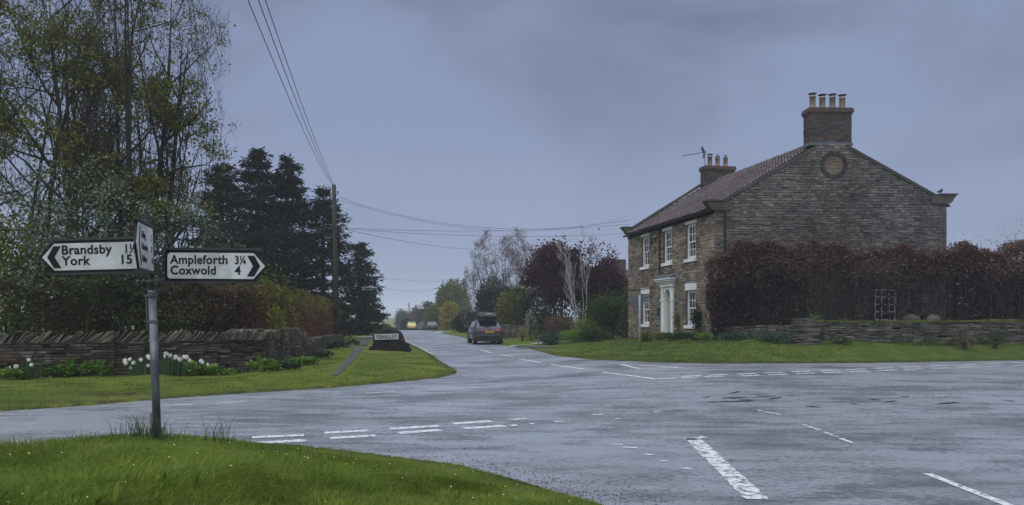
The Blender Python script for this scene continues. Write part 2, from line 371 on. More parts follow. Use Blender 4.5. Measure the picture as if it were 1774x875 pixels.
def strip(name, pts, w, m, parent=None, eps=.007, ground_=False, step=.25, taper=None, seed=0, jit=0.):
    """a ribbon laid on the carriageway or the turf"""
    rg = random.Random(seed); P = [Vector((p[0], p[1], 0)) for p in pts]; L = []
    for a, b in zip(P[:-1], P[1:]):
        n = max(1, int((b-a).length/step)); L += [a.lerp(b, i/n) for i in range(n)]
    L.append(P[-1]); vs = []; fs = []
    for i, q in enumerate(L):
        d = (L[min(i+1, len(L)-1)]-L[max(i-1, 0)]).normalized(); s = Vector((-d.y, d.x, 0))
        ww = w*(taper(i/(len(L)-1)) if taper else 1)*(1+rg.uniform(-jit, jit))
        for k in ((-1, 1) if not ground_ else (-1, -.33, .33, 1)):
            r = q+s*ww/2*k+d*rg.uniform(-jit, jit)*.06; z = T(r.x, r.y) if ground_ else float(base(r.x, r.y))
            vs.append((r.x, r.y, z+eps))
    c = 2 if not ground_ else 4
    for i in range(len(L)-1):
        for k in range(c-1): fs.append((i*c+k, i*c+k+1, (i+1)*c+k+1, (i+1)*c+k)[::-1])
    mb = MB(); mb.add(vs, fs); return mb.build(name, m, parent)
def dash(px0, py0, px1, py1, w=.1, m=PAINT, name='painted_dash'):
    a, b = onroad(px0, py0), onroad(px1, py1)
    return strip(name, [a, b], w, m, road, jit=.12, seed=int(px0*7+py0), step=.12)
# give-way dashes where our lane meets the crossing road
for q in [(436,758.4,527,754.4),(446,768,529,763.5),(562,750.5,639,746.5),(572,760,650,755),(675,743.5,760,738.5),(690,751,763.5,745.5),(785,734.8,851,730),(803,743,875.5,738)]:
    dash(*q, w=.20, name='give_way_dash')
for q in [(885,728,912,725.5),(882,738,896,737),(960,731,977,730.4),(1026,719,1044,718.4),(1066,726,1075,725.6),(1132,713.5,1146,712.8),(918,735,926,734.6)]:
    dash(*q, w=.13, m=PAINTX, name='give_way_dash')
for q in [(284,703,335,701),(373,699,428,695.6),(633,682,683,678.7),(709,677.7,757.5,676),(782,674.2,832,671.4)]: dash(*q, w=.10, name='edge_dash')
dash(850,670.6,930,667, w=.06, m=PAINTX, name='edge_dash'); dash(936,666.6,1080,660.5, w=.06, m=PAINT, name='edge_dash')
# broken centre line of the village street
for q in [(832,606,852.5,612),(862,614.5,889,618.2),(901,622.4,936,628.6),(955.5,632,1012,640),(1042,645.4,1136,657.2)]: dash(*q, w=.13, name='centre_dash')
# the two rows of give-way dashes across the mouth of the street and along the far side
def row(p0, p1, n, duty, w, m=PAINT):
    for i in range(n):
        a, b = i/n, (i+duty)/n
        dash(p0[0]+(p1[0]-p0[0])*a, p0[1]+(p1[1]-p0[1])*a, p0[0]+(p1[0]-p0[0])*b, p0[1]+(p1[1]-p0[1])*b, w, m, 'give_way_dash')
row((1140,656.6),(1260,652.0), 3, .8, .13); row((1180,652.6),(1800,627.0), 13, .72, .15); row((1285,651.6),(1800,631.6), 11, .7, .15)
# painted give-way triangle
tri = [(1073,631.5),(1180,637.2),(1108,639.2)]
for i in range(3):
    dash(*tri[i], *tri[(i+1) % 3], w=.13, name='triangle_stroke')
# centre and edge lines of the near lane
a, b = onroad(1200, 760), onroad(1312, 866); strip('centre_line', [a, b], .22, PAINTX, road, jit=.10, seed=4, step=.1)
a, b = onroad(1188, 762), onroad(1222, 757.5); strip('centre_line', [a, b], .12, PAINTX, road, jit=.2, seed=5, step=.08)
a, b = onroad(1606, 821), onroad(1790, 893); strip('edge_line', [a, b], .095, PAINT, road, jit=.05, seed=6)
for q in [(1392,736,1420,746),(1428,749,1450,757.5),(1456,760,1481,769.5),(1312,711,1352,719),(1054,769,1078,771.5),(1078,775,1104,777),(1140,799,1160,799.5),(1180,811,1198,813),(1118,787,1130,789),(826,711,838,711),(1620,686,1640,685)]:
    dash(*q, w=.07, m=PAINTX, name='paint_remnant')
# stone kerb of the village street, mud washed across the junction
KERB = mat('kerb_stone', (.30,.30,.29), (.42,.42,.41), .6, 3)
kb = strip('kerb', [onroad(*q) for q in [(753,617.5),(749,615.3),(738,609.5),(728,603.6),(716,598.4),(706,594)]], .16, KERB, road, eps=.05, step=.5)
PUDDLE = mat('wet_sheen', (.030,.031,.034), (.045,.046,.05), .10, 2, spec=.7)
MUD = mat('washed_mud', (.016,.011,.008), (.035,.024,.017), .8, 5, .5, 60)
rg = random.Random(3)
for (x, y, l, w) in [(1240,697,64,.055),(1248,690,44,.09),(1300,684,30,.06),(1310,687,34,.09),(1225,697,24,.05),(1262,682,20,.04),(1330,692,24,.04),(1500,692,26,.06),(1530,697,24,.05),(1625,700,34,.08),(1735,694,24,.06),(1440,683,18,.03),(1395,705,26,.04),(1560,688,16,.04),(1280,693,30,.05),(1215,690,16,.03),(1360,686,16,.03),(1470,700,20,.03)]:
    k = rg.uniform(-3, 3.5)
    strip('mud_streak', [onroad(x, y), onroad(x+l*.5, y+k*.3-.5), onroad(x+l, y+k-1)], w*1.35, MUD, road, eps=.009, step=.15, taper=lambda u: .25+math.sin(pi*min(max(u, .02), .98)), jit=.45, seed=x)
# paths
PATHM = mat('tarred_path', (.060,.055,.057), (.105,.098,.10), .6, 5, .4, 60)
LIGHTP = mat('concrete_strip', (.26,.27,.28), (.36,.37,.38), .45, 5, .2, 60)
tag(strip('footpath', [onroad(580,655), onroad(588,647), onroad(600,636), onroad(612,622), onroad(623,606)], .36, PATHM, eps=.02, ground_=True, taper=lambda u: .45+.9*u, jit=.06), kind='structure')
tag(strip('footpath', [onroad(626,601), onroad(636,592), onroad(648,583)], .55, PATHM, eps=.03, ground_=True), kind='structure')
tag(strip('driveway', [onroad(598,603.4), onroad(626,603), onroad(704,600.5)], .9, LIGHTP, eps=.035, ground_=True), kind='structure')
tag(strip('driveway', [onroad(622,587), onroad(690,585.2)], 1.1, LIGHTP, eps=.035, ground_=True), kind='structure')
p0 = onroad(876, 601.5)
tag(strip('driveway', [(p0[0]-.4, p0[1]+.6), (3.1, 44.6)], .7, LIGHTP, eps=.035, ground_=True), kind='structure')
p0 = onroad(900, 602.5)
tag(strip('driveway', [(p0[0]-.3, p0[1]-1.0), (p0[0]+.7, p0[1]-.5), (2.1, 38.9)], 1.3, PATHM, eps=.035, ground_=True, taper=lambda u: 1.1-.7*u), kind='structure')
tag(strip('driveway', [onroad(766, 577), (-10.5, 98)], 1.6, LIGHTP, eps=.06, ground_=True), kind='structure')

# ------------------------------------------------------------------ grass
def blades(name, X, Y, h, w, lean, m, rng_, segs=2, z=None, comb=None):
    n = len(X); Zb = terrain(X, Y) if z is None else z
    a = rng_.uniform(0, 2*pi, n); b = rng_.uniform(0, 2*pi, n)
    if comb is not None: b = comb+rng_.normal(0, .75, n)
    sx, sy = np.cos(a)*w/2, np.sin(a)*w/2
    lx, ly = np.cos(b)*lean*h, np.sin(b)*lean*h
    B = np.stack([X, Y, Zb-.01], 1); S = np.stack([sx, sy, 0*sx], 1)
    mid = B+np.stack([lx*.3, ly*.3, h*.6], 1); tip = B+np.stack([lx, ly, h*(1-.25*np.minimum(lean, 1.5))], 1)
    if segs == 2:
        V = np.stack([B-S, B+S, mid-S*.75, mid+S*.75, tip], 1).reshape(-1, 3); o = np.arange(n)[:, None]*5
        Fc = np.concatenate([o+np.array([[0, 1, 3]]), o+np.array([[0, 3, 2]]), o+np.array([[2, 3, 4]])], 0)
    else:
        V = np.stack([B-S, B+S, tip], 1).reshape(-1, 3); Fc = np.arange(n)[:, None]*3+np.array([[0, 1, 2]])
    o = npmesh(name, V, Fc, m); return tag(o, kind='stuff')
def vnoise(x, y, f, seed=0):
    s = seed*1.7
    return (np.sin(x*f+s)*np.cos(y*f*1.13-s*2)+np.sin(x*f*.53-y*f*.71+s*3)+np.sin(x*f*1.9+y*f*1.4+s)*.6)/2.6
G_NEAR = leaf('near_grass_blade', (.072,.128,.012), (.188,.240,.034), (.34,.37,.22), tr=.35)  # palest blade colour stands in for glints of light on the grass
G_LAWN = leaf('lawn_blade', (.058,.092,.014), (.122,.145,.026), (.13,.12,.04), tr=.3)
nr = np.random.default_rng(11)
n = 520000; X = nr.uniform(-9.5, 2.4, n); Y = 3.8+nr.uniform(0, 1, n)**1.25*7.2
d = sdist(X, Y); k = (d > .02) & (Y-X < 18.9) & (np.abs(X/Y+.02) < .76)
k &= nr.uniform(0, 1, n) < np.clip(.45+vnoise(X, Y, 4.2)*.75, .2, 1)*np.clip(1.6-.09*Y, .3, 1)
X, Y, d = X[k], Y[k], d[k]
cl = np.clip(.5+vnoise(X, Y, 2.6, 2)*.9, 0, 1); edge = np.clip(d/.6, .6, 1)
leftish = np.clip((-X-.2)/3, 0, 1)
h = np.where(Y > 7.4, .62, 1)*(.034+.04*nr.uniform(0, 1, len(X))+.125*cl*(.18+.82*leftish)*nr.uniform(.3, 1, len(X)))*edge
blades('near_grass', X, Y, h, .0045+.0035*nr.uniform(0, 1, len(X)), nr.uniform(.25, 1.6, len(X)), G_NEAR, nr, comb=4.2*vnoise(X, Y, 2.2, 7)+1.0)
# taller seeding grass round the post
post = (-3.78, 8.0)
X = np.concatenate([nr.normal(post[0]-.18, .14, 160), nr.normal(post[0]+.62, .09, 34), nr.normal(post[0]+.05, .1, 60), nr.uniform(-6.2, -1.8, 260)]); Y = np.concatenate([nr.normal(8.05, .14, 160), nr.normal(8.1, .06, 34), nr.normal(7.95, .08, 60), nr.uniform(7.6, 8.6, 260)])
hh = np.concatenate([nr.uniform(.14, .36, 160), nr.uniform(.2, .38, 34), nr.uniform(.1, .2, 60), nr.uniform(.07, .16, 260)])
blades('tall_grass', X, Y, hh, np.full(len(X), .0065), nr.uniform(.15, .9, len(X)), leaf('tall_grass_blade', (.045,.075,.030), (.090,.120,.050)), nr)
# mown verges
n = 900000; X = nr.uniform(-17, 20, n); Y = 11+nr.uniform(0, 1, n)**1.5*36
d = sdist(X, Y); k = (d > .03) & (np.abs(X/Y) < .72) & (Y-X > 14) & ((X < -1) | (Y > 20)) & ((X < 5.5+.25*Y) | (Y < 28.5))
k &= nr.uniform(0, 1, n) < np.clip(.55+.5*vnoise(X, Y, 1.9, 3), .2, 1)*np.clip(1.9-.05*Y, .2, 1)
X, Y, d = X[k], Y[k], d[k]; SOILN = np.zeros(len(X))
for px, py, rx, ry in ((185, 692, 1.1, .5), (90, 702, 1.4, .3)):
    bx, by = onroad(px, py); SOILN = np.maximum(SOILN, np.exp(-((X-bx)/rx)**2-((Y-by-.35)/ry)**2))
foot = [onroad(*q) for q in [(580,655),(588,647),(600,636),(612,622),(623,606)]]
ok = (nr.uniform(0, 1, len(X)) > SOILN*1.3) & (nr.uniform(0, 1, len(X)) < np.clip(.25+d*2.2+.5*vnoise(X, Y, 1.3, 9), .08, 1))
for a, b in zip(foot[:-1], foot[1:]):
    tt = np.clip(((X-a[0])*(b[0]-a[0])+(Y-a[1])*(b[1]-a[1]))/((b[0]-a[0])**2+(b[1]-a[1])**2), 0, 1)
    ok &= np.hypot(X-a[0]-tt*(b[0]-a[0]), Y-a[1]-tt*(b[1]-a[1])) > .34
X, Y, d = X[ok], Y[ok], d[ok]
G_LUSH = leaf('lush_lawn_blade', (.030,.056,.010), (.075,.105,.020), (.10,.11,.03), tr=.3)
rt_ = (X > 2) & (nr.uniform(0, 1, len(X)) < .92)
for q, m_, nm_ in ((~rt_, G_LAWN, 'verge_grass'), (rt_, G_LUSH, 'lawn_grass')):
    blades(nm_, X[q], Y[q], (.022+.03*nr.uniform(0, 1, q.sum())+.02*np.clip(vnoise(X[q], Y[q], 3.1, 5), 0, 1))*(1.5 if nm_ == 'lawn_grass' else 1), .008+.0004*Y[q], nr.uniform(.3, 1.2, q.sum()), m_, nr, segs=1)
n = 60000; X = nr.uniform(-13, 19, n); Y = nr.uniform(13, 34, n); d = sdist(X, Y); k = (d > -.03) & (d < .30) & (np.abs(X/Y) < .72) & ((X < -1) | (Y > 20)) & (vnoise(X, Y, 2.3, 4) > -.15)
X, Y = X[k], Y[k]; blades('ragged_edge_grass', X, Y, nr.uniform(.05, .13, len(X)), np.full(len(X), .012), nr.uniform(.4, 1.4, len(X)), leaf('edge_grass_blade', (.050,.075,.014), (.110,.125,.028), (.20,.17,.07)), nr)
t_ = nr.uniform(0, 1, 1500); X = np.interp(t_, [0, .5, 1], [7.5, 14.2, 19.0]); Y = np.interp(t_, [0, .5, 1], [26.6, 26.55, 27.6])-np.abs(nr.normal(0, .14, 1500))-.05
blades('wall_foot_weeds', X, Y, nr.uniform(.08, .30, 1500)*np.clip(.5+vnoise(X, Y, 2.1, 6), .2, 1), np.full(1500, .016), nr.uniform(.2, 1.2, 1500), leaf('weed_blade', (.035,.060,.016), (.085,.115,.030)), nr)
# small yellow and white flowers and gravel at the edge of the bank
def specks(name, X, Y, zoff, size, m, flat=True):
    n = len(X); Zb = terrain(X, Y)+zoff; a = nr.uniform(0, 2*pi, n); V = []
    for k in range(5):
        V.append(np.stack([X+np.cos(a+k*2*pi/5)*size, Y+np.sin(a+k*2*pi/5)*size, Zb+nr.uniform(-.2, .4, n)*size], 1))
    V.append(np.stack([X, Y, Zb+size*.9], 1)); V = np.stack(V, 1).reshape(-1, 3); o = np.arange(n)[:, None]*6
    Fc = np.concatenate([o+np.array([[k, (k+1) % 5, 5]]) for k in range(5)], 0)
    return tag(npmesh(name, V, Fc, m), kind='stuff')
def bank(n, y0=4.5, y1=9):
    X = nr.uniform(-6, 1, n); Y = nr.uniform(y0, y1, n); k = (sdist(X, Y) > .15); return X[k], Y[k]
X, Y = bank(30); specks('yellow_flowers', X, Y, .075, .008+.006*nr.uniform(0, 1, len(X)), YELLOW)
X, Y = bank(120); specks('daisies', X, Y, .06, .004+.005*nr.uniform(0, 1, len(X)), PETAL)
n = 3400; u = nr.uniform(0, 1, n); sp = np.abs(nr.normal(0, .42, n))+.02
pe = np.array([(-2.7, 9.8), (-1.3, 9.0), (-.57, 8.57), (.2, 7.6), (.8, 6.8), (1.3, 5.6)]); s = np.linspace(0, 1, len(pe))
X = np.interp(u, s, pe[:, 0])+sp*(.5+.8*u); Y = np.interp(u, s, pe[:, 1])+sp*(.8-.3*u)+nr.normal(0, .08, n)
k = (sdist(X, Y) < 0) & (nr.uniform(0, 1, n) < .15+.85*u**1.5); X, Y = X[k], Y[k]
GRAVEL = mat('loose_gravel', (.018,.016,.014), (.075,.068,.06), .8, 5)
o = specks('gravel', X, Y, 0, .003+.009*nr.uniform(0, 1, len(X))**2, GRAVEL)
me = o.data; co = np.empty(len(me.vertices)*3, np.float32); me.vertices.foreach_get('co', co); co = co.reshape(-1, 3)
co[:, 2] += .03; me.vertices.foreach_set('co', co.ravel())
# broad dock leaves in the bank
mb = MB()
def blade_leaf(mb, p, ax, L, w, up=.5, n=4):
    ax = Vector(ax).normalized(); sd = ax.cross(Vector((0, 0, 1))).normalized(); vs = []; fs = []
    for i in range(n+1):
        t = i/n; ww = w*math.sin(pi*min(.97, t*.85+.12))*.5; q = Vector(p)+ax*L*t*.85+Vector((0, 0, L*(up*t-.5*t*t)))
        vs += [q-sd*ww+Vector((0, 0, ww*.3)), q, q+sd*ww+Vector((0, 0, ww*.3))]
    for i in range(n):
        b = i*3; fs += [(b, b+1, b+4, b+3), (b+1, b+2, b+5, b+4)]
    mb.add(vs, fs)
rg = random.Random(8)
DOCK = leaf('dock_leaf', (.10,.16,.015), (.17,.22,.025), tr=.4)
for k, (px, Y) in enumerate([(275, 5.9), (340, 6.0), (200, 5.35), (170, 5.25)]):
    x = (px-CX)*Y/F; mb = MB(); z = T(x, Y)
    for j in range(5):
        a = rg.uniform(0, 2*pi); blade_leaf(mb, (x+rg.uniform(-.04, .04), Y+rg.uniform(-.04, .04), z+.03), (math.cos(a), math.sin(a), rg.uniform(.4, 1.6)), rg.uniform(.10, .17), rg.uniform(.035, .055), .9)
    o = mb.build('dock_plant', DOCK, smooth=True)
    tag(o, ['bright green dock leaves standing in the near grass below the signpost', 'bright dock leaves in the bank grass, the clump farthest along towards the road', 'low dock clump in the bank grass, second from the photo\'s lower corner', 'dock leaves nearest the photo\'s lower corner, paler than the turf'][k], 'plant', 'dock plants in the grass bank')
# ------------------------------------------------------------------ stone by stone walls
def stone_vars(seed, n=6):
    out = []; rg = random.Random(seed)
    for k in range(n):
        j = lambda a: rg.uniform(-a, a)
        ins = .03; f = []
        for sx, sz in ((-1, -1), (1, -1), (1, 1), (-1, 1)): f.append((sx*.5+j(.01), sz*.5+j(.04)))
        g = [(x*(1-ins*1.2)+j(.012), z*(.86)+j(.05)) for x, z in f]
        dep = [1+j(.25) for _ in range(4)]
        vs = [(x, 1.2, z) for x, z in f]+[(x, -dep[i]*.75, z) for i, (x, z) in enumerate(f)]+[(x, -dep[i], z) for i, (x, z) in enumerate(g)]
        fs = []
        for a in (0, 4):
            for i in range(4): fs.append((a+i, a+(i+1) % 4, a+4+(i+1) % 4, a+4+i))
        fs.append((8, 9, 10, 11)); out.append((vs, fs))
    return out
SV = stone_vars(5)
SMESH = {}
def smesh(k, m):
    key = (k, m.name)
    if key not in SMESH:
        mb = MB(); mb.add(*SV[k]); me = mb.mesh('stone'); me.materials.append(m); SMESH[key] = me
    return SMESH[key]
def courses(spans, zlo, zhi, rg, hr, wr, gap=.012):
    """spans(z0,z1) gives the free stretches of a course; returns stones as (u0,u1,z0,z1)"""
    z = zlo; out = []
    while z < zhi-.03:
        h = min(rg.uniform(*hr), zhi-z)
        for a, b in spans(z, z+h):
            u = a
            while u < b-.02:
                w = rg.uniform(*wr)*(1.35 if rg.random() < .12 else 1)
                if b-u-w < wr[0]*.7: w = b-u
                e = rg.uniform(-.3, .3)*gap
                out.append((u+gap/2, u+w-gap/2, z+gap/2+e, z+h-gap/2+e)); u += w
        z += h
    return out
def lay(stones, org, U, Nn, parent, m, n_ind, rg, name='stone', dr=(.012, .034), key=None):
    """stones on a vertical face: the largest as objects of their own, the rest joined as one part of kind stuff"""
    org, U, Nn = Vector(org), Vector(U).normalized(), Vector(Nn).normalized(); Zv = Vector((0, 0, 1))
    order = sorted(stones, key=key or (lambda s: -(s[1]-s[0])*(s[3]-s[2])))
    rest = MB()
    for i, (u0, u1, z0, z1) in enumerate(order):
        c = org+U*(u0+u1)/2+Zv*(z0+z1)/2; dd = rg.uniform(*dr); w, h = u1-u0, z1-z0
        M = Matrix(((U.x*w, -Nn.x*dd, 0, c.x), (U.y*w, -Nn.y*dd, 0, c.y), (0, 0, h, c.z), (0, 0, 0, 1)))
        k = rg.randrange(len(SV))
        if i < n_ind:
            o = bpy.data.objects.new(name, smesh(k, m)); COL.objects.link(o); o.parent = parent; o.matrix_local = M
        else: rest.add(SV[k][0], SV[k][1], M)
    if rest.v: tag(rest.build('small_stones', m, parent), kind='stuff')
def minus(spans, a, b):
    r = []
    for x, y in spans:
        if b <= x or a >= y: r.append((x, y)); continue
        if a > x: r.append((x, a))
        if b < y: r.append((b, y))
    return r

# ------------------------------------------------------------------ the stone house
H0 = ray(1238, 590, 28.5); HB = .82
HT = math.atan(267/1300)
house = empty('stone_house', (H0[0], H0[1], HB), HT, 'two storey stone house with red pantile roof and a tall chimney on its gable', 'house')
LH, WG = 9.26, 9.1
EAVE, RIDGEZ, REAR = 5.02, 7.78, 5.25
ga = R(3)-HT; GU = Vector((math.cos(ga), math.sin(ga), 0)); GN = Vector((GU.y, -GU.x, 0))
rg = random.Random(21)
wins = [(2.05, 3.27, 4.69), (4.39, 3.27, 4.69), (6.98, 3.27, 4.69), (2.05, .56, 1.99), (6.98, .56, 1.99)]
WW = .93
opn = [(c-WW/2, c+WW/2, a, b) for c, a, b in wins]+[(c-WW/2-.07, c+WW/2+.07, b, b+.28) for c, a, b in wins]+[(c-WW/2-.08, c+WW/2+.08, a-.13, a) for c, a, b in wins]
opn += [(3.68, 5.06, 0, 2.70)]
yx = lambda x: x*math.tan(ga)
# backing walls
mb = MB(); OV = .0
ax, ay = GU.x*WG, GU.y*WG
gp_ = lambda u, z, d=0.: Vector((GU.x*u-GN.x*d, GU.y*u-GN.y*d, z))
# front wall with real openings
ys = sorted({0., LH, *[v for o in opn[:5] for v in o[:2]], 3.94, 4.78}); zs = sorted({-.6, EAVE, *[v for o in opn[:5] for v in o[2:4]], .0, 2.14})
def isopen(y, z): return any(o[0] < y < o[1] and o[2] < z < o[3] for o in opn[:5]) or (3.94 < y < 4.78 and 0 < z < 2.14)
for y0, y1 in zip(ys[:-1], ys[1:]):
    for z0, z1 in zip(zs[:-1], zs[1:]):
        if not isopen((y0+y1)/2, (z0+z1)/2): mb.box(0, y0, z0, .32, y1, z1)
o = mb.build('front_wall', MORTAR, house); FW = o
mb = MB()
mb.add([gp_(0, -.6), gp_(WG, -.6), gp_(WG, REAR), gp_(WG/2, RIDGEZ-.1), gp_(0, EAVE)]+[gp_(0, -.6, .32), gp_(WG, -.6, .32), gp_(WG, REAR, .32), gp_(WG/2, RIDGEZ-.1, .32), gp_(0, EAVE, .32)],
       [(0, 1, 2, 3, 4), (9, 8, 7, 6, 5)]+[(i, i+5, (i+1) % 5+5, (i+1) % 5) for i in range(5)])
GW = mb.build('gable_wall', MORTAR, house)
mb = MB(); mb.box(ax-.3, ay+.02, -.6, ax, LH, REAR); mb.build('rear_wall', GSTONE, house)
mb = MB(); mb.add([(.01, LH-.3, -.6), (ax, LH-.3, -.6), (ax, LH-.3, REAR), (WG/2, LH-.3, RIDGEZ-.1), (.01, LH-.3, EAVE), (.01, LH, -.6), (ax, LH, -.6), (ax, LH, REAR), (WG/2, LH, RIDGEZ-.1), (.01, LH, EAVE)],
      [(4, 3, 2, 1, 0), (5, 6, 7, 8, 9)]+[(i, (i+1) % 5, (i+1) % 5+5, i+5) for i in range(5)]); mb.build('far_gable_wall', GSTONE, house)
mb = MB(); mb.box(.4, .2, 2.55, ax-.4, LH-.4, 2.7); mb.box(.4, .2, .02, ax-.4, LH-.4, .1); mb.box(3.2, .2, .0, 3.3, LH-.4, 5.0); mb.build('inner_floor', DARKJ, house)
# front stones: local y runs along the wall, so U = +y and outward is -x
def fspans(z0, z1):
    s = [(.0, LH)]
    for o in opn:
        if z0 < o[3]-.02 and z1 > o[2]+.02: s = minus(s, o[0], o[1])
    return s
st = courses(fspans, -.15, EAVE-.04, rg, (.075, .14), (.16, .42), .015)
lay(st, (0, 0, 0), (0, 1, 0), (-1, 0, 0), FW, STONE, 130, rg)
CC = (WG/2+.08, 6.72, .52)
def gspans(z0, z1):
    z = (z0+z1)/2
    a = 0.0 if z < EAVE else (z-EAVE)/(RIDGEZ-EAVE)*WG/2
    b = WG if z < REAR else WG-(z-REAR)/(RIDGEZ-REAR)*WG/2
    s = [(a+.04, b-.04)] if b-a > .3 else []
    if abs(z-CC[1]) < CC[2]:
        h = math.sqrt(CC[2]**2-(z-CC[1])**2); s = minus(s, CC[0]-h, CC[0]+h)
    if z > 7.5: s = []
    if 4.95 < z < 5.24: s = minus(minus(s, -1, .75), WG-.55, WG+1)
    if .75 < z < 1.95: s = minus(s, 6.25, 7.05)
    return s
st = courses(gspans, -.15, 7.6, rg, (.058, .125), (.12, .36), .015)
lay(st, (0, 0, 0), GU, GN, GW, GSTONE, 170, rg, dr=(.010, .045))
# bull's-eye surround and its stone infill
ring = MB(); k = 22
for i in range(k):
    a0, a1 = 2*pi*i/k+.012, 2*pi*(i+1)/k-.012; r0, r1 = .385, .535
    pl = [(CC[0]+r*math.cos(a), CC[1]+r*math.sin(a)) for r, a in ((r0, a0), (r1, a0), (r1, a1), (r0, a1))]
    mbx = MB(); vs = [gp_(u, z, .075) for u, z in pl]+[gp_(u, z, -.05) for u, z in pl]
    mbx.add(vs, [(3, 2, 1, 0), (4, 5, 6, 7)]+[(i2, (i2+1) % 4, (i2+1) % 4+4, i2+4) for i2 in range(4)])
    if i == 0: RW = empty('round_window'); RW.parent = house
    mbx.build('surround_stone', mat('surround_stone_grey', (.030,.027,.025), (.070,.062,.054), .85, 3, .4, 50) if i == 0 else bpy.data.materials['surround_stone_grey'], RW)
mb = MB(); mb.lathe([(.40, -.02), (.40, .02)], 28, Matrix.Translation(gp_(CC[0], CC[1], .03)) @ Matrix.Rotation(ga, 4, 'Z') @ Matrix.Rotation(pi/2, 4, 'X')); mb.build('infill', MORTAR, RW)
def rsp(z0, z1):
    z = (z0+z1)/2; r = .39
    if abs(z-CC[1]) >= r-.01: return []
    h = math.sqrt(r*r-(z-CC[1])**2); return [(CC[0]-h, CC[0]+h)]
st = courses(rsp, CC[1]-.38, CC[1]+.38, rg, (.07, .1), (.2, .4), .014)
INF = mat('infill_stone', (.13,.095,.065), (.23,.175,.12), .85, 3, .4, 50, rnd=.6)
lay(st, (0, 0, 0), GU, GN, RW, INF, 0, rg, dr=(.0, .02))
# kneelers, verge copings
def kneeler(u0, sgn, zt, name='kneeler'):
    mb = MB(); M = Matrix.Rotation(ga, 4, 'Z')
    s = sgn
    pr = [(-.30*s, 0), (-.30*s, -.08), (-.24*s, -.11), (-.20*s, -.22), (-.12*s, -.31), (.0, -.34), (.36*s, -.34), (.64*s, -.31), (.64*s, -.02), (.4*s, 0)]
    pl = [(u0+x, zt+z) for x, z in pr]
    if s < 0: pl = pl[::-1]
    mb.prism(pl, -.10, .38, M); k = mb.build(name, KNEEL, house)
    mb = MB(); q = [(u0-.38*s, zt), (u0+.36*s, zt), (u0+.36*s, zt+.06), (u0-.38*s, zt+.06)]
    if s < 0: q = q[::-1]
    mb.prism(q, -.14, .40, M); mb.build('capping', mat('dark_capping', (.04,.036,.032), (.08,.07,.06), .9, 3) if 'dark_capping' not in bpy.data.materials else bpy.data.materials['dark_capping'], k)
kneeler(0, 1, EAVE+.26); kneeler(WG, -1, REAR+.34)
def far_kneeler():
    mb = MB(); pr = [(-.36, 0), (-.36, -.08), (-.28, -.11), (-.20, -.24), (-.02, -.36), (.5, -.36), (.5, 0)]
    mb.prism([(x, EAVE+.30+z) for x, z in pr], LH-.36, LH+.06); k = mb.build('kneeler', KNEEL, house)
    mb = MB(); mb.box(-.44, LH-.40, EAVE+.302, .5, LH+.10, EAVE+.36); mb.build('capping', bpy.data.materials['dark_capping'], k)
far_kneeler()
VERGE = mat('verge_coping', (.05,.045,.042), (.10,.09,.08), .85, 3, .4, 50, rnd=.5)
def coping(a, b, y0, y1, U, n):
    a, b = Vector(a), Vector(b)
    for i in range(n):
        p, q = a.lerp(b, i/n+.002), a.lerp(b, (i+1)/n-.002); up = Vector((0, 0, .13)); mb = MB()
        o0, o1 = U*y0, U*y1
        mb.add([p+o0, q+o0, q+o1, p+o1, p+o0+up, q+o0+up, q+o1+up, p+o1+up], [(0, 3, 2, 1), (4, 5, 6, 7), (0, 1, 5, 4), (1, 2, 6, 5), (2, 3, 7, 6), (3, 0, 4, 7)])
        mb.build('verge_coping', VERGE, house)
wl = lambda u: EAVE+(RIDGEZ-.1-EAVE)*u/(WG/2); wr_ = lambda u: REAR+(RIDGEZ-.1-REAR)*(WG-u)/(WG/2)
coping(gp_(.3, wl(.3)+.02), gp_(WG/2-.6, wl(WG/2-.6)+.02), -.30, .06, GN, 9)
coping(gp_(WG-.35, wr_(WG-.35)+.01), gp_(WG/2+.6, wr_(WG/2+.6)+.01), -.30, .06, GN, 9)
coping((.15, LH, EAVE+.26), (WG/2-.5, LH, RIDGEZ-.08), -.32, .05, Vector((0, 1, 0)), 8)
# roof slopes: board below, pantiles above
xr = WG/2*GU.x; yr = WG/2*GU.y
mb = MB(); e0 = Vector((-.16, .02, EAVE-.08)); e1 = Vector((-.16, LH-.02, EAVE-.08)); r0 = Vector((xr, yr+.03, RIDGEZ-.06)); r1 = Vector((xr, LH-.02, RIDGEZ-.06))
up = Vector((0, 0, .05)); mb.add([e0, e1, r1, r0, e0+up, e1+up, r1+up, r0+up], [(0, 1, 2, 3), (7, 6, 5, 4), (0, 4, 5, 1), (1, 5, 6, 2), (2, 6, 7, 3), (3, 7, 4, 0)])
f0 = Vector((ax+.2, ay+.03, REAR-.08)); f1 = Vector((ax+.2, LH-.02, REAR-.08)); q0 = r0+Vector((.01, 0, 0)); q1 = r1+Vector((.01, 0, 0))
mb.add([q0, q1, f1, f0, q0+up, q1+up, f1+up, f0+up], [(0, 1, 2, 3), (7, 6, 5, 4), (0, 4, 5, 1), (1, 5, 6, 2), (2, 6, 7, 3), (3, 7, 4, 0)])
ROOF = mb.build('roof', TILE, house)
tb = MB(); tw = .225; prof = []
for i in range(7):
    u = i/6; prof.append(((u-.5)*tw*1.08, .040*math.sin(u*2*pi+.4)+.004))
vs = []
for y, dz in ((0, .055), (.40, .0)): vs += [(x, y, z+dz) for x, z in prof]
vs += [(x, 0, z) for x, z in prof]
fs = [(i, i+1, i+8, i+7) for i in range(6)]+[(14+i, 15+i, i+1, i) for i in range(6)]
tb.add(vs, fs); TME = tb.mesh('roof_tile'); TME.materials.append(TILE)
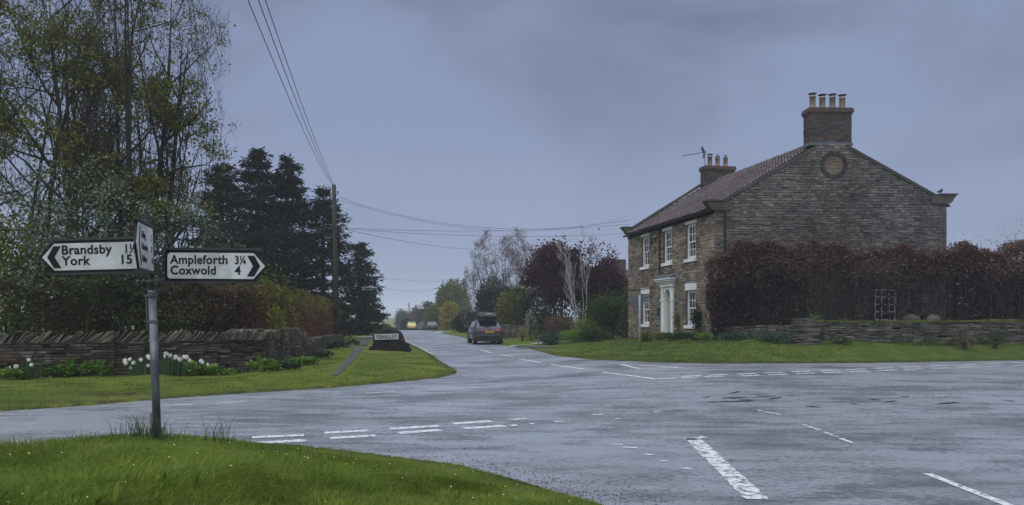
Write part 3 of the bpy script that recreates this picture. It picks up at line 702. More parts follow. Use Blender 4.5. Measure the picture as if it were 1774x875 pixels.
sl_ = (r0-e0); sl_ = Vector((xr+.16, 0, RIDGEZ-EAVE+.02)); slen = sl_.length; sd = sl_.normalized(); ydir = Vector((0, -1, 0)); nn = ydir.cross(sd); nn = nn if nn.z > 0 else -nn
nrow = int(slen/.31); tiles = []
for i in range(nrow):
    s = i*slen/nrow-.02
    xh = -.16+sd.x*s; y0 = yx(max(0, xh))+.06
    k = int((LH-.08-y0)/tw)
    for j in range(k+1):
        y = LH-.12-j*tw
        if y < y0+.02: continue
        c = Vector((xh, y, EAVE-.02+sd.z*s))
        X_ = Vector((0, -1, 0)); Z_ = X_.cross(sd)
        if Z_.z < 0: Z_ = -Z_
        X_ = sd.cross(Z_)
        c = c+Z_*(.014+rg.uniform(-.006, .010))
        tl = rg.uniform(-.02, .02)
        M = Matrix(((X_.x, sd.x, Z_.x, c.x), (X_.y, sd.y, Z_.y, c.y), (X_.z, sd.z, Z_.z, c.z), (0, 0, 0, 1))) @ Matrix.Rotation(tl, 4, 'Z')
        tiles.append((y, M))
tiles.sort(key=lambda q: q[0]); rest = MB()
for i, (y, M) in enumerate(tiles):
    if i < 300:
        o = bpy.data.objects.new('roof_tile', TME); COL.objects.link(o); o.parent = ROOF; o.matrix_local = M
    else: rest.add(vs, fs, M)
tag(rest.build('far_roof_tiles', TILE, ROOF), kind='stuff')
# ridge tiles
yy = yr+.62; i = 0
while yy < LH-.7:
    mb = MB(); pr = [(.17*math.cos(a), .13*math.sin(a)) for a in [pi*k/6 for k in range(7)]]+[(.14*math.cos(a), .10*math.sin(a)-.02) for a in [pi-pi*k/6 for k in range(7)]]
    mb.prism([(xr+x, RIDGEZ-.05+z+(.012 if i % 2 else 0)) for x, z in pr][::-1], yy, yy+.44); mb.build('ridge_tile', RIDGE, ROOF); yy += .43; i += 1
# gutter and downpipes
mb = MB(); g_ = [(-.16-.06+.06*math.cos(a), EAVE-.08+.06*math.sin(a)) for a in [pi+pi*k/6 for k in range(7)]]+[(-.12, EAVE-.06), (-.28, EAVE-.06)]
mb.prism(g_, .0, LH+.05); mb.box(-.06, .0, EAVE-.20, -.002, LH, EAVE-.06); mb.build('gutter', BLACKM, house)
mb = MB(); mb.tube([(-.2, 5.12, EAVE-.12), (-.09, 5.12, EAVE-.3), (-.09, 5.12, 2.85)], .035, 8); mb.build('downpipe', BLACKM, house)
mb = MB(); mb.tube([gp_(.38, EAVE-.1, -.06), gp_(.38, 1.2, -.06)], .035, 8); mb.build('downpipe', BLACKM, house)
mb = MB(); mb.tube([(-.05, 5.2, 2.28), (-.05, 7.3, 2.22), (-.05, LH, 2.24)], .014, 5); mb.build('cable', BLACKM, house)
mb = MB(); mb.tube([(-.02, 5.55, 4.45), (-.22, 5.55, 4.45), (-.30, 5.55, 4.40)], .018, 6); mb.tube([(-.30, 5.55, 4.5), (-.30, 5.55, 4.18)], .05, 8); mb.tube([(-.02, 5.55, 4.3), (-.2, 5.55, 4.44)], .012, 5); mb.build('wall_lamp', BLACKM, house)
mb = MB(); mb.box(-.05, 5.28, .98, -.02, 5.52, 1.32); pq = mb.build('house_plaque', mat('slate_plaque', (.025,.03,.04), rough=.4), house)
mb = MB()
for k in range(3): mb.box(-.056, 5.33+.01*k, 1.06+.08*k, -.051, 5.47-.015*k, 1.09+.08*k)
mb.build('faint_lettering', GALV, pq)
# sash windows
def sash(c, z0, z1, M=None, par=house, name='window'):
    w = WW; x = .10; fr = MB()
    y0, y1 = c-w/2, c+w/2
    fr.box(x-.03, y0, z0, x+.09, y0+.085, z1); fr.box(x-.03, y1-.085, z0, x+.09, y1, z1); fr.box(x-.03, y0+.085, z1-.07, x+.09, y1-.085, z1); fr.box(x-.03, y0+.085, z0, x+.09, y1-.085, z0+.05)
    f = fr.build(name, WHITE, par)
    zi0, zi1, yi0, yi1 = z0+.05, z1-.07, y0+.085, y1-.085; zm = (zi0+zi1)/2; b = MB()
    b.box(x+.002, yi0, zm-.03, x+.03, yi1, zm+.022); b.box(x+.034, yi0, zi0, x+.06, yi1, zi0+.075)
    b.box(x+.004, yi0, zi1-.035, x+.03, yi1, zi1)
    for s0, s1, xx in ((zm+.022, zi1-.035, x+.006), (zi0+.075, zm-.03, x+.036)):
        for k in (1, 2): yk = yi0+(yi1-yi0)*k/3; b.box(xx, yk-.013, s0, xx+.022, yk+.013, s1)
        zk = (s0+s1)/2; b.box(xx+.001, yi0, zk-.012, xx+.023, yi1, zk+.012)
    b.build('glazing_bars', WHITE, f)
    for s0, s1, xx in ((zm+.022, zi1-.035, x+.018), (zi0+.075, zm-.03, x+.048)):
        zk = (s0+s1)/2
        for k in range(3):
            for a, bb in ((s0, zk), (zk, s1)):
                p = MB(); ya, yb = yi0+(yi1-yi0)*k/3+.008, yi0+(yi1-yi0)*(k+1)/3-.008; tl = rg.uniform(-.004, .004); t2 = rg.uniform(-.003, .003)
                p.add([(xx+tl, ya, a+.008), (xx-tl+t2, yb, a+.008), (xx-tl, yb, bb-.008), (xx+tl+t2, ya, bb-.008)], [(0, 3, 2, 1)]); p.build('pane', GLASS, f)
    s = MB(); s.box(-.09, y0-.08, z0-.13, .1, y1+.08, z0-.002); s.build('sill', WHITE, f)
    l_ = MB(); l_.box(-.03, y0-.07, z1+.002, .15, y1+.07, z1+.28); l_.build('lintel', WHITE, f)
    v = MB(); v.box(x+.11, y0, z1-.001, x+.13, y1, z1+.0); 
    cu = MB()                                    # pale curtains drawn back inside
    if z0 > 2 and c != 4.39:
        for ya, yb in ((yi0, yi0+.17), (yi1-.15, yi1)):
            n = 6; cu.add([(x+.16+.02*math.sin(i*2.1), ya+(yb-ya)*i/n, zz) for zz in (z0+.06, z1-.05) for i in range(n+1)], [(i, i+1, n+2+i, n+1+i) for i in range(n)])
        cu.build('curtain', WHITE, f)
    return f
for c, a, b in wins: sash(c, a, b)
# gable window half hidden behind the hedge
gwm = empty('gable_window'); gwm.parent = house
mb = MB(); M = Matrix.Rotation(ga, 4, 'Z')
for u in (6.25, 6.50, 6.78, 7.02): mb.box(u, -.02, .8, u+.035, .05, 1.95, M)
for z in (.78, 1.08, 1.36, 1.64, 1.92): mb.box(6.25, -.025, z, 7.06, .052, z+.035, M)
mb.build('glazing_bars', WHITE, gwm)
mb = MB(); mb.box(6.26, .0, .8, 7.04, .015, 1.93, M); mb.build('pane', GLASS, gwm); mb = MB(); mb.box(6.18, -.1, .66, 7.12, .0, .777, M); mb.build('sill', WHITE, gwm)
# doorcase
dc = 4.37; mb = MB(); pl_ = lambda *a: mb.box(*a)
dcase = empty('front_door', (0, 0, 0)); dcase.parent = house
for s in (-1, 1):
    y = dc+s*.53; mb.box(-.09, y-.13, .0, .06, y+.13, .16); mb.box(-.07, y-.11, .16, .06, y+.11, 2.22); mb.box(-.10, y-.135, 1.60, .06, y+.135, 1.68); mb.box(-.035, dc+s*.375-.045, .0, .2, dc+s*.375+.045, 1.64)
mb.build('pilasters', WHITE, dcase)
mb = MB()                                         # arched head cut through the panel above the door
n = 12; arc = [(dc+.33*math.cos(pi*k/n), 1.72+.40*math.sin(pi*k/n)) for k in range(n+1)]
top = [(dc+.42*(1-2*k/n), 2.22) for k in range(n+1)]
vs = []
for xx in (-.04, .12): vs += [(xx, y, z) for y, z in arc]+[(xx, y, z) for y, z in top]
m_ = n+1; fs = []
for k in range(n):
    fs += [(k, k+1, m_+k+1, m_+k), (2*m_+k, 3*m_+k, 3*m_+k+1, 2*m_+k+1), (k, 2*m_+k, 2*m_+k+1, k+1)]
mb.add(vs, fs)
for s in (-1, 1): mb.box(-.042, dc+s*.375-.046, 1.66, .12, dc+s*.375+.046, 1.74)
mb.build('arched_head', WHITE, dcase)
mb = MB(); mb.box(-.12, dc-.70, 2.222, .05, dc+.70, 2.36); mb.box(-.17, dc-.76, 2.361, .05, dc+.76, 2.44); mb.box(-.25, dc-.82, 2.441, .05, dc+.82, 2.52); mb.box(-.31, dc-.87, 2.521, .05, dc+.87, 2.60); mb.build('cornice', WHITE, dcase)
mb = MB(); mb.add([(-.33, dc-.90, 2.602), (.0, dc-.90, 2.602), (.0, dc+.90, 2.602), (-.33, dc+.90, 2.602), (-.33, dc-.90, 2.63), (-.01, dc-.90, 2.76), (-.01, dc+.90, 2.76), (-.33, dc+.90, 2.63)], [(0, 3, 2, 1), (4, 5, 6, 7), (0, 1, 5, 4), (1, 2, 6, 5), (2, 3, 7, 6), (3, 0, 4, 7)]); mb.build('canopy_slates', LEAD, dcase)
mb = MB(); mb.box(.14, dc-.35, .06, .2, dc+.35, 2.13)
dl = mb.build('door_leaf', CREAM, dcase)
mb = MB()
for s in (-1, 1):
    for z0, z1 in ((.18, .72), (.84, 1.52)): mb.box(.125, dc+s*.16-.11, z0, .139, dc+s*.16+.11, z1)
mb.box(.12, dc-.34, 1.60, .139, dc+.34, 1.66); mb.build('door_panel', CREAM, dl); 
mb = MB(); mb.lathe([(.0, 0), (.03, .01), (.03, .04), (0, .05)], 8, Matrix.Translation((.10, dc-.25, .95)) @ Matrix.Rotation(-pi/2, 4, 'Y')); mb.build('door_knob', BLACKM, dl)
mb = MB(); mb.box(-.5, dc-.7, -.12, .12, dc+.7, .05); mb.build('door_step', DRESS, house)
# chimneys
def chimney(cx, cy, w, d, zb, zt, rot, nb, pots, name='chimney'):
    M = Matrix.Translation((cx, cy, 0)) @ Matrix.Rotation(rot, 4, 'Z')
    mb = MB(); mb.box(-w/2, -d/2, zb, w/2, d/2, zt, M); ch = mb.build(name, MORTAR, house); i = 0; bm_ = []
    z = zb; row_ = 0; rest = MB()
    while z < zt-.27:
        for (o_, U_, L_, N_) in (((-w/2, -d/2), (1, 0), w, (0, -1)), ((-w/2, d/2), (0, -1), d, (-1, 0)), ((w/2, -d/2), (0, 1), d, (1, 0)), ((w/2, d/2), (-1, 0), w, (0, 1))):
            u = -.11*(row_ % 2)
            while u < L_-.01:
                a, b = max(0, u), min(L_, u+.213)
                if b-a > .03:
                    cu, cw = (a+b)/2, b-a; pos = Vector((o_[0]+U_[0]*cu, o_[1]+U_[1]*cu, z+.0375))
                    dd = rg.uniform(.006, .016)
                    MM = M @ Matrix(((U_[0]*cw, -N_[0]*dd, 0, pos.x), (U_[1]*cw, -N_[1]*dd, 0, pos.y), (0, 0, .066, pos.z), (0, 0, 0, 1)))
                    if i < nb and N_ in ((0, -1), (-1, 0)):
                        o = bpy.data.objects.new('brick', smesh(rg.randrange(6), BRICK)); COL.objects.link(o); o.parent = ch; o.matrix_local = MM; i += 1
                    else: k = rg.randrange(6); rest.add(SV[k][0], SV[k][1], MM)
                u += .225
        z += .075; row_ += 1
    tag(rest.build('plain_bricks', BRICK, ch), kind='stuff')
    c = MB(); c.box(-w/2-.03, -d/2-.03, zt-.26, w/2+.03, d/2+.03, zt-.18, M); c.box(-w/2-.07, -d/2-.07, zt-.18, w/2+.07, d/2+.07, zt-.06, M); c.box(-w/2-.05, -d/2-.05, zt-.06, w/2+.05, d/2+.05, zt, M)
    c.build('crown', mat('chimney_crown', (.07,.05,.044), (.13,.085,.07), .9, 4, .4, 50) if 'chimney_crown' not in bpy.data.materials else bpy.data.materials['chimney_crown'], ch)
    c = MB(); c.box(-w/2-.04, -d/2-.04, zb-.05, w/2+.04, d/2+.04, zb+.06, M); c.build('flashing', LEAD, ch)
    for k, (u, kind, hp) in enumerate(pots):
        p = MB(); p.lathe([(.15, zt-.01), (.14, zt+.06), (.115, zt+.10), (.105, zt+hp-.06), (.125, zt+hp-.05), (.125, zt+hp)], 14, M @ Matrix.Translation((u, 0, 0)))
        pt = p.build('chimney_pot', POT, ch, True); q = MB(); MM = M @ Matrix.Translation((u, 0, zt+hp))
        if kind == 'flat':
            for a in range(4): q.tube([(.10*math.cos(a*pi/2), .10*math.sin(a*pi/2), 0), (.10*math.cos(a*pi/2), .10*math.sin(a*pi/2), .10)], .008, 4, M=MM)
            q.lathe([(.16, .10), (.165, .112), (.0, .15)], 12, MM)
        elif kind == 'point':
            for a in range(6): q.tube([(.11*math.cos(a*pi/3), .11*math.sin(a*pi/3), -.02), (.11*math.cos(a*pi/3), .11*math.sin(a*pi/3), .07), (0, 0, .26)], .010, 4, M=MM)
            q.lathe([(.12, .05), (.125, .07), (.12, .09)], 10, MM)
        else: q.lathe([(.12, 0), (.07, .03), (.07, .12), (.05, .13)], 10, MM)
        q.build('cowl', GALV, ch)
    return ch
c0 = gp_(WG/2-.02, 0, .30); ch1 = chimney(c0.x, c0.y, 1.62, .56, 7.52, 8.92, ga, 130, [(-.59, 'flat', .50), (-.20, 'flat', .46), (.20, 'flat', .48), (.59, 'flat', .46)])
ch2 = chimney(xr+.14, LH-.36, 1.55, .62, 7.1, 8.52, 0, 60, [(-.42, 'flat', .52), (-.0, 'point', .46), (.44, 'stub', .50)])
an = empty('aerial', (xr-.62, LH-.5, 0)); an.parent = house
mb = MB(); mb.tube([(0, 0, 8.0), (0, 0, 9.3)], .018, 6); mb.build('mast', GALV, an)
mb = MB(); Ma = Matrix.Translation((0, 0, 9.22)) @ Matrix.Rotation(R(165), 4, 'Z') @ Matrix.Rotation(R(9), 4, 'Y'); mb.tube([(-.1, 0, 0), (1.15, 0, 0)], .016, 5, M=Ma)
for k in range(9): mb.tube([(.25+.1*k, -.14, 0), (.25+.1*k, .14, 0)], .007, 4, M=Ma)
mb.add([(.05, -.25, -.02), (.05, .25, -.02), (.12, .25, .28), (.12, -.25, .28), (.05, -.25, -.02), (.12, -.25, -.3), (.12, .25, -.3)], [(0, 1, 2, 3), (0, 5, 6, 1)], Ma); mb.build('antenna', GALV, an)
# small dark bird on the far kneeler
b = empty('bird', Vector(house.location)+Matrix.Rotation(HT, 3, 'Z') @ gp_(WG-.18, REAR+.34+.06, .1), R(20), 'small dark bird perched on the carved stone at the gable\'s corner', 'bird')
m = MB(); m.tube([(-.20, 0, .075), (-.12, 0, .085), (-.07, 0, .10), (0, 0, .12), (.05, 0, .15), (.075, 0, .175), (.10, 0, .185), (.12, 0, .18), (.15, 0, .172)], [.012, .018, .042, .055, .05, .036, .034, .022, .003], 8)
BIRD = mat('bird_feathers', (.012,.012,.014), (.02,.02,.022), .6, 9); m.build('body', BIRD, b, True)
for s in (-1, 1):
    m = MB(); m.tube([(.01, s*.02, .08), (.012, s*.02, .0), (.035, s*.02, .001)], .005, 4); m.build('leg', BIRD, b)
    m = MB(); m.tube([(.03, s*.045, .14), (-.04, s*.056, .115), (-.13, s*.035, .085), (-.17, s*.02, .075)], [.012, .028, .018, .004], 6); m.build('wing', BIRD, b, True)
# ------------------------------------------------------------------ dry stone walls
def dry_wall(name, label, pts, hgt, thick, m, cope, group=None, n_ind=300, hr=(.05, .10), wr=(.16, .48), seed=1, zoff=0., cope_m=COPE, slope=0.):
    """pts = plan points of the wall's near face; hgt(u) height at fraction u; cope in 'slant','flat','none'"""
    rg = random.Random(seed); P = [Vector((p[0], p[1])) for p in pts]
    root = empty(name, (P[0].x, P[0].y, T(P[0].x, P[0].y)), 0, label, 'wall', group); o0 = root.location
    segs = []; tot = sum((b-a).length for a, b in zip(P[:-1], P[1:])); acc = 0; core = MB(); allst = []; zmax = 0
    cop_obj = []
    for a, b in zip(P[:-1], P[1:]):
        L = (b-a).length; U = ((b-a)/L).to_3d(); Nn = Vector((U.y, -U.x, 0))
        if Nn.y > 0 and abs(Nn.y) > .2 or (abs(Nn.y) <= .2 and Nn.x < 0): pass
        za, zb = T(a.x, a.y), T(b.x, b.y); ha, hb = hgt(acc/tot), hgt((acc+L)/tot); acc += L
        A = a.to_3d()-o0; B = b.to_3d()-o0; A.z = za-o0.z; B.z = zb-o0.z; bk = -Nn*thick; dn = Vector((0, 0, -.3)); ins = -Nn*.05
        core.add([A+dn+ins, B+dn+ins, B+ins+Vector((0, 0, hb-.02)), A+ins+Vector((0, 0, ha-.02)), A+bk+dn, B+bk+dn, B+bk+Vector((0, 0, hb-.02)), A+bk+Vector((0, 0, ha-.02))],
                 [(0, 1, 2, 3), (5, 4, 7, 6), (3, 2, 6, 7), (1, 5, 6, 2), (4, 0, 3, 7)])
        st = courses(lambda z0, z1: [(0, L)], -.12, max(ha, hb), rg, hr, wr, .013)
        for (u0, u1, z0, z1) in st:
            f = (u0+u1)/2/L; z = za+(zb-za)*f-o0.z; h = ha+(hb-ha)*f
            if z1 > h+.02: continue
            if rg.random() < .02: continue
            allst.append((A.copy(), U, Nn, u0, u1, z+z0-A.z+rg.uniform(-.006, .006), z+z1-A.z+rg.uniform(-.008, .004)))
        if cope == 'slant':
            u = 0
            while u < L:
                tk = rg.uniform(.032, .085)
                f = u/L; z = za+(zb-za)*f-o0.z+ha+(hb-ha)*f; hh = rg.uniform(.17, .32); ln = rg.uniform(.55, 1.15)+slope
                c = A.lerp(B, f); c.z = z-.01; mb = MB(); dpt = thick*rg.uniform(.75, 1.0)
                j = lambda q=.02: rg.uniform(-q, q)
                X = [0+j(.01), tk+j(.01), tk+hh*ln+j(), hh*ln+j()]; Zz = [0, 0, hh+j(.04), hh+j(.03)]
                vs = [c+U*x+Vector((0, 0, zz))+Nn*(.03+j(.03)) for x, zz in zip(X, Zz)]+[c+U*x+Vector((0, 0, zz+j(.03)))-Nn*dpt for x, zz in zip(X, Zz)]
                cop_obj.append((vs, [(0, 1, 2, 3), (7, 6, 5, 4), (0, 4, 5, 1), (1, 5, 6, 2), (2, 6, 7, 3), (3, 7, 4, 0)])); u += tk+rg.uniform(.006, .03)
        elif cope == 'flat':
            u = 0
            while u < L:
                w = rg.uniform(.3, .7); w = min(w, L-u); f = u/L; z = za+(zb-za)*f-o0.z+ha+(hb-ha)*f; c = A.lerp(B, f); c.z = z; hh = rg.uniform(.05, .10); j = lambda: rg.uniform(-.02, .02)
                X = [0, w-.02, w-.03, .01]; Zz = [0, 0, hh+j(), hh+j()]
                vs = [c+U*x+Vector((0, 0, zz))+Nn*(.04+j()) for x, zz in zip(X, Zz)]+[c+U*x+Vector((0, 0, zz))-Nn*(thick+.02+j()) for x, zz in zip(X, Zz)]
                cop_obj.append((vs, [(0, 1, 2, 3), (7, 6, 5, 4), (0, 4, 5, 1), (1, 5, 6, 2), (2, 6, 7, 3), (3, 7, 4, 0)])); u += w
    core.build('core', DARKJ, root)
    allst.sort(key=lambda s: -(s[4]-s[3])*(s[6]-s[5])); rest = MB()
    for i, (A, U, Nn, u0, u1, z0, z1) in enumerate(allst):
        c = A+U*(u0+u1)/2+Vector((0, 0, (z0+z1)/2)); dd = rg.uniform(.015, .055); w, h = u1-u0, z1-z0; tl = rg.uniform(-.03, .03)
        M = Matrix(((U.x*w, -Nn.x*dd, 0, c.x), (U.y*w, -Nn.y*dd, 0, c.y), (w*tl, 0, h, c.z), (0, 0, 0, 1)))
        k = rg.randrange(6)
        if i < n_ind:
            o = bpy.data.objects.new('wall_stone', smesh(k, m)); COL.objects.link(o); o.parent = root; o.matrix_local = M
        else: rest.add(SV[k][0], SV[k][1], M)
    if rest.v: tag(rest.build('small_stones', m, root), kind='stuff')
    for i, (vs, fs) in enumerate(cop_obj):
        mb = MB(); mb.add(vs, fs); mb.build('coping_stone', cope_m, root)
    return root
LW = [onroad(*q) for q in [(-90,665),(0,661),(200,656),(400,650),(455,645)]]
dry_wall('dry_stone_wall', 'dark dry stone wall with slanted coping stones behind the daffodils', LW, lambda u: .93, .42, WALLST, 'slant', n_ind=300, seed=3)
LW2 = [onroad(455,645), onroad(485,639), onroad(515,629), onroad(534,622.5)]
dry_wall('dry_stone_wall', 'stretch of dry stone wall curving round the corner behind the wooden stumps', LW2, lambda u: .93-.30*max(0, u-.62)/.38, .42, WALLST2, 'slant', n_ind=160, hr=(.05, .09), wr=(.10, .24), seed=5, slope=-.85)
LW3 = [onroad(536,621), onroad(562,610), onroad(592,599.5)]
dry_wall('dry_stone_wall', 'low rubble wall under the red beech hedge leading to the telegraph pole', LW3, lambda u: .62-.08*u, .35, WALLST2, 'flat', n_ind=120, hr=(.05, .09), wr=(.10, .25), seed=6, cope_m=WALLST2)
# right-hand walls below the tall hedge
RW1 = [ray(1243, 595, 27.9)[:2], ray(1330, 596, 27.1)[:2], ray(1392, 598, 26.6)[:2]]
RW2 = [ray(1392, 590, 26.3)[:2], ray(1580, 585, 26.8)[:2], ray(1800, 580, 28.0)[:2]]
def top_h(py, Yr):                                # height of a wall whose top is seen at row py
    return lambda u: 0
g1 = T(*RW1[1]); dry_wall('garden_wall', 'grey rubble garden wall with flat coping between house corner and broken pier', RW1, lambda u: max(.35, ztop(566, 27.1)-g1), .4, WALLST2, 'flat', n_ind=130, hr=(.05, .11), wr=(.10, .30), seed=8, cope_m=WALLST2)
g2 = T(*RW2[1]); dry_wall('garden_wall', 'long mossy dry stone wall below the tall beech hedge', RW2, lambda u: max(.35, ztop(561-5*u, 26.9)-g2), .45, WALLST2, 'flat', n_ind=200, hr=(.05, .095), wr=(.18, .55), seed=9, cope_m=MOSS)
# broken pier where the two garden walls meet
rg = random.Random(14); px_, py_ = RW2[0]; px_ -= .05; py_ -= .30; pz = T(px_, py_)
pier = empty('stone_pier', (px_, py_, pz), .1, 'crumbling stacked-stone pier where the two garden walls meet', 'pier')
z = -.05
while z < .80:
    h = rg.uniform(.06, .11); w = .30+.22*(1-z/.8)+rg.uniform(-.05, .05); mb = MB(); a = rg.uniform(-.3, .3)
    mb.box(-w, -.28, z, w*rg.uniform(.6, 1), .4, z+h-.012, Matrix.Rotation(a, 4, 'Z') @ Matrix.Rotation(rg.uniform(-.06, .06), 4, 'Y')); mb.build('wall_stone', WALLST2, pier); z += h
# loose boulders on the wall
for px, w, lab in ((1578, .34, 'rounded grey boulder on the mossy wall under the bare hedge, the wider of two'), (1617, .27, 'rounded grey boulder on the mossy wall, narrower and taller than its neighbour')):
    Y = 27.15; x = (px-CX)*Y/F; mb = MB(); n = 10; prof = [(.02, 0), (w*.9, .02), (w, .12), (w*.82, .24), (w*.4, .31), (.02, .33)]
    mb.lathe(prof, 10); mb.v = [(a*(1+rg.uniform(-.1, .1)), b*.7*(1+rg.uniform(-.1, .1)), c*(1+rg.uniform(-.1, .1))) for a, b, c in mb.v]
    o = mb.build('boulder', WALLST2, None, True); o.location = (x, Y-.02, ztop(560, Y)-.02); tag(o, lab, 'boulder', 'boulders lying on the garden wall')
# wooden stumps by the corner of the left wall
for px, yt, yb, lab in ((481, 595, 630, 'weathered wooden post against the wall corner, the thickest of four'), (517, 602, 627, 'short leaning wooden post at the rubble wall, between its neighbours'), (538, 596, 624, 'dark wooden post at the wall\'s end, broader of the close pair'), (544, 595, 622, 'thin dark wooden post at the wall\'s end, slimmer of the close pair')):
    X, Y = onroad(px, yb+4); Y -= .35; X = (px-CX)*Y/F; h = (yb-yt+6)*Y/F; w = .085 if px != 544 else .055; mb = MB()
    M = Matrix.Translation((X, Y, T(X, Y)-.1)) @ Matrix.Rotation(rg.uniform(-.05, .05), 4, 'Y') @ Matrix.Rotation(.3, 4, 'Z')
    mb.add([(-w, -w, 0), (w, -w, 0), (w, w, 0), (-w, w, 0), (-w*.9, -w*.9, h), (w*.9, -w, h-.02), (w*.85, w, h+.03), (-w, w*.9, h+.05)], [(0, 3, 2, 1), (4, 5, 6, 7), (0, 1, 5, 4), (1, 2, 6, 5), (2, 3, 7, 6), (3, 0, 4, 7)], M)
    tag(mb.build('wooden_post', TIMBER), lab, 'post', 'wooden stumps at the wall corner')

# ------------------------------------------------------------------ lettering
def text(body, size, M, m, parent, align='LEFT', bold=.022, sx=1., name='lettering'):
    c = bpy.data.curves.new(name, 'FONT'); c.body = body; c.size = size; c.align_x = align; c.offset = bold*size; c.extrude = .0015; c.resolution_u = 4; c.space_character = 1.0+bold*2.2
    o = bpy.data.objects.new(name, c); COL.objects.link(o); c.materials.append(m); o.parent = parent
    me = bpy.data.meshes.new_from_object(o); bpy.data.objects.remove(o); me.name = name
    o = link(name, me, parent, m); o.matrix_local = M @ Matrix.Rotation(pi/2, 4, 'X') @ Matrix.Diagonal((sx, 1, 1, 1))
    return o
# ------------------------------------------------------------------ fingerpost
sp = empty('direction_signpost', (post[0], post[1], T(*post)), 0, 'grey metal signpost with three white pointed village direction boards', 'signpost')
sp.rotation_euler = (0, R(-2.1), 0)
s_ = 8/1300; pb = 1.7-202*s_-T(*post)             # where the post meets the turf in the photograph, relative to the ground here
mb = MB(); mb.tube([(0, 0, -.3), (0, 0, 1.55)], .041, 16, M=None); mb.tube([(0, 0, 1.55), (0, 0, 1.6)], .043, 16); mb.tube([(0, 0, 1.6), (0, 0, pb+2.20)], .032, 14); mb.build('pole', GALV, sp, True)
for z in (1.27, 1.545, 1.70, 1.79, 2.06, 2.12):
    mb = MB(); r = .045 if z < 1.56 else .036
    mb.lathe([(r, pb+z-.016-pb), (r+.006, z-.012), (r+.006, z+.012), (r, z+.016)], 16); mb.box(-r-.035, -.018, z-.012, -r+.01, .018, z+.012); mb.tube([(-r-.03, -.03, z), (-r-.03, .03, z)], .007, 6); mb.build('clamp_band', GALV, sp)
mb = MB(); mb.box(-.062, -.02, 1.18, -.052, .02, 1.56); mb.build('bracket_strip', GALV, sp)
mb = MB(); mb.tube([(-.045, -.035, .14), (-.045, -.035, .30)], .012, 6); mb.build('small_peg', mat('peg_tan', (.25,.19,.11)), sp)
def board(M, L, h, tipside, cap=.028, e=.026, cw=.075):
    """pointed board: local x reads left to right, face towards -y; tipside -1 tip at x=0, +1 tip at x=L"""
    tp = h*(.45 if cw > .05 else .2); ol = [(0, -h/2), (L-tp, -h/2), (L, 0), (L-tp, h/2), (0, h/2)]
    fl = (lambda p: p) if tipside > 0 else (lambda p: [(L-x, z) for x, z in p][::-1])
    mb = MB(); mb.prism(fl(ol), -.008, .012, M); b = mb.build('finger_board', SIGNK, sp)
    L2 = L-e*1.25; t2 = (h/2-e)*(.9 if cw > .05 else .4)
    r = .03; il = [(e+r, -h/2+e), (L2-t2, -h/2+e), (L2, 0), (L2-t2, h/2-e), (e+r, h/2-e), (e+.009, h/2-e-.009), (e, h/2-e-r), (e, -h/2+e+r), (e+.009, -h/2+e+.009)]
    mb = MB(); mb.prism(fl(il), -.0125, -.0082, M); mb.build('face', SIGNW, b)
    hh = h/2-e-.028; x0 = L2-t2-.055; wv = cw; tv = .075*hh/.13 if cw > .05 else .045
    cv = [(x0, -hh), (x0+wv, -hh), (x0+wv+tv, 0), (x0+wv, hh), (x0, hh), (x0+tv, 0)]
    mb = MB(); n = 6; pv = fl([(x-.012, z) for x, z in cv])
    V_ = [M @ Vector((x, -.0165, z)) for x, z in pv]+[M @ Vector((x, -.0127, z)) for x, z in pv]
    if tipside > 0: tris = [(0, 1, 2, 5), (5, 2, 3, 4)]
    else: tris = [(5, 4, 3, 0), (0, 3, 2, 1)]
    mb.add(V_, tris+[(i, i+6, (i+1) % 6+6, (i+1) % 6) for i in range(6)]); mb.build('chevron', SIGNK, b)
    RD = bpy.data.materials.get('rail_dark') or mat('rail_dark', (.03,.032,.034), (.06,.06,.06), .5)
    MR = M if tipside > 0 else M @ Matrix.Translation((L*.07, 0, 0)) @ Matrix.Diagonal((.93, 1, 1, 1))
    for z0, z1 in ((h/2+.001, h/2+cap), (-h/2-.022, -h/2-.001)):
        mb = MB(); mb.box(-.01, -.02, z0, L*.93+.01 if tipside > 0 else L+.01, .024, z1, MR); mb.build('rail', RD, b)
    return b
rel = lambda py: 1.7-(py-550)*s_-T(*post)
# Brandsby / York
h1 = .338; L1 = 1.19; M1 = Matrix.Translation((-1.225, -.06, rel(440.5))) @ Matrix.Rotation(R(1.5), 4, 'Y') @ Matrix.Rotation(R(-2), 4, 'Z')
M1 = Matrix.Translation((-1.155, -.045, rel(440))) @ Matrix.Rotation(R(.4), 4, 'Y') @ Matrix.Rotation(R(2), 4, 'Z')
b1 = board(M1, L1, h1, -1); tx = lambda M, x, z: M @ Matrix.Translation((x, -.0145, z))
text('Brandsby', .135, tx(M1, .232, .028), SIGNK, b1, sx=1.0); text('York', .135, tx(M1, .240, -.087), SIGNK, b1)
text('1½', .130, tx(M1, .885, .028), SIGNK, b1, sx=.80); text('15', .135, tx(M1, .835, -.087), SIGNK, b1)
# Ampleforth / Coxwold
M2 = Matrix.Translation((.175, -.045, rel(461.5))) @ Matrix.Rotation(R(2.6), 4, 'Y') @ Matrix.Rotation(R(-2), 4, 'Z')
h2 = .325; L2_ = 1.105; b2 = board(M2, L2_, h2, 1)
text('Ampleforth', .128, tx(M2, .058, .022), SIGNK, b2, sx=.99); text('Coxwold', .128, tx(M2, .058, -.090), SIGNK, b2, sx=.99)
text('3¼', .122, tx(M2, .748, .022), SIGNK, b2, sx=.80); text('4', .128, tx(M2, .752, -.090), SIGNK, b2)
mb = MB(); mb.box(.03, -.02, rel(434)-.05, .19, .02, rel(434)-.02); mb.box(.03, -.02, rel(486), .19, .02, rel(486)+.03); mb.build('bracket_arm', GALV, sp)
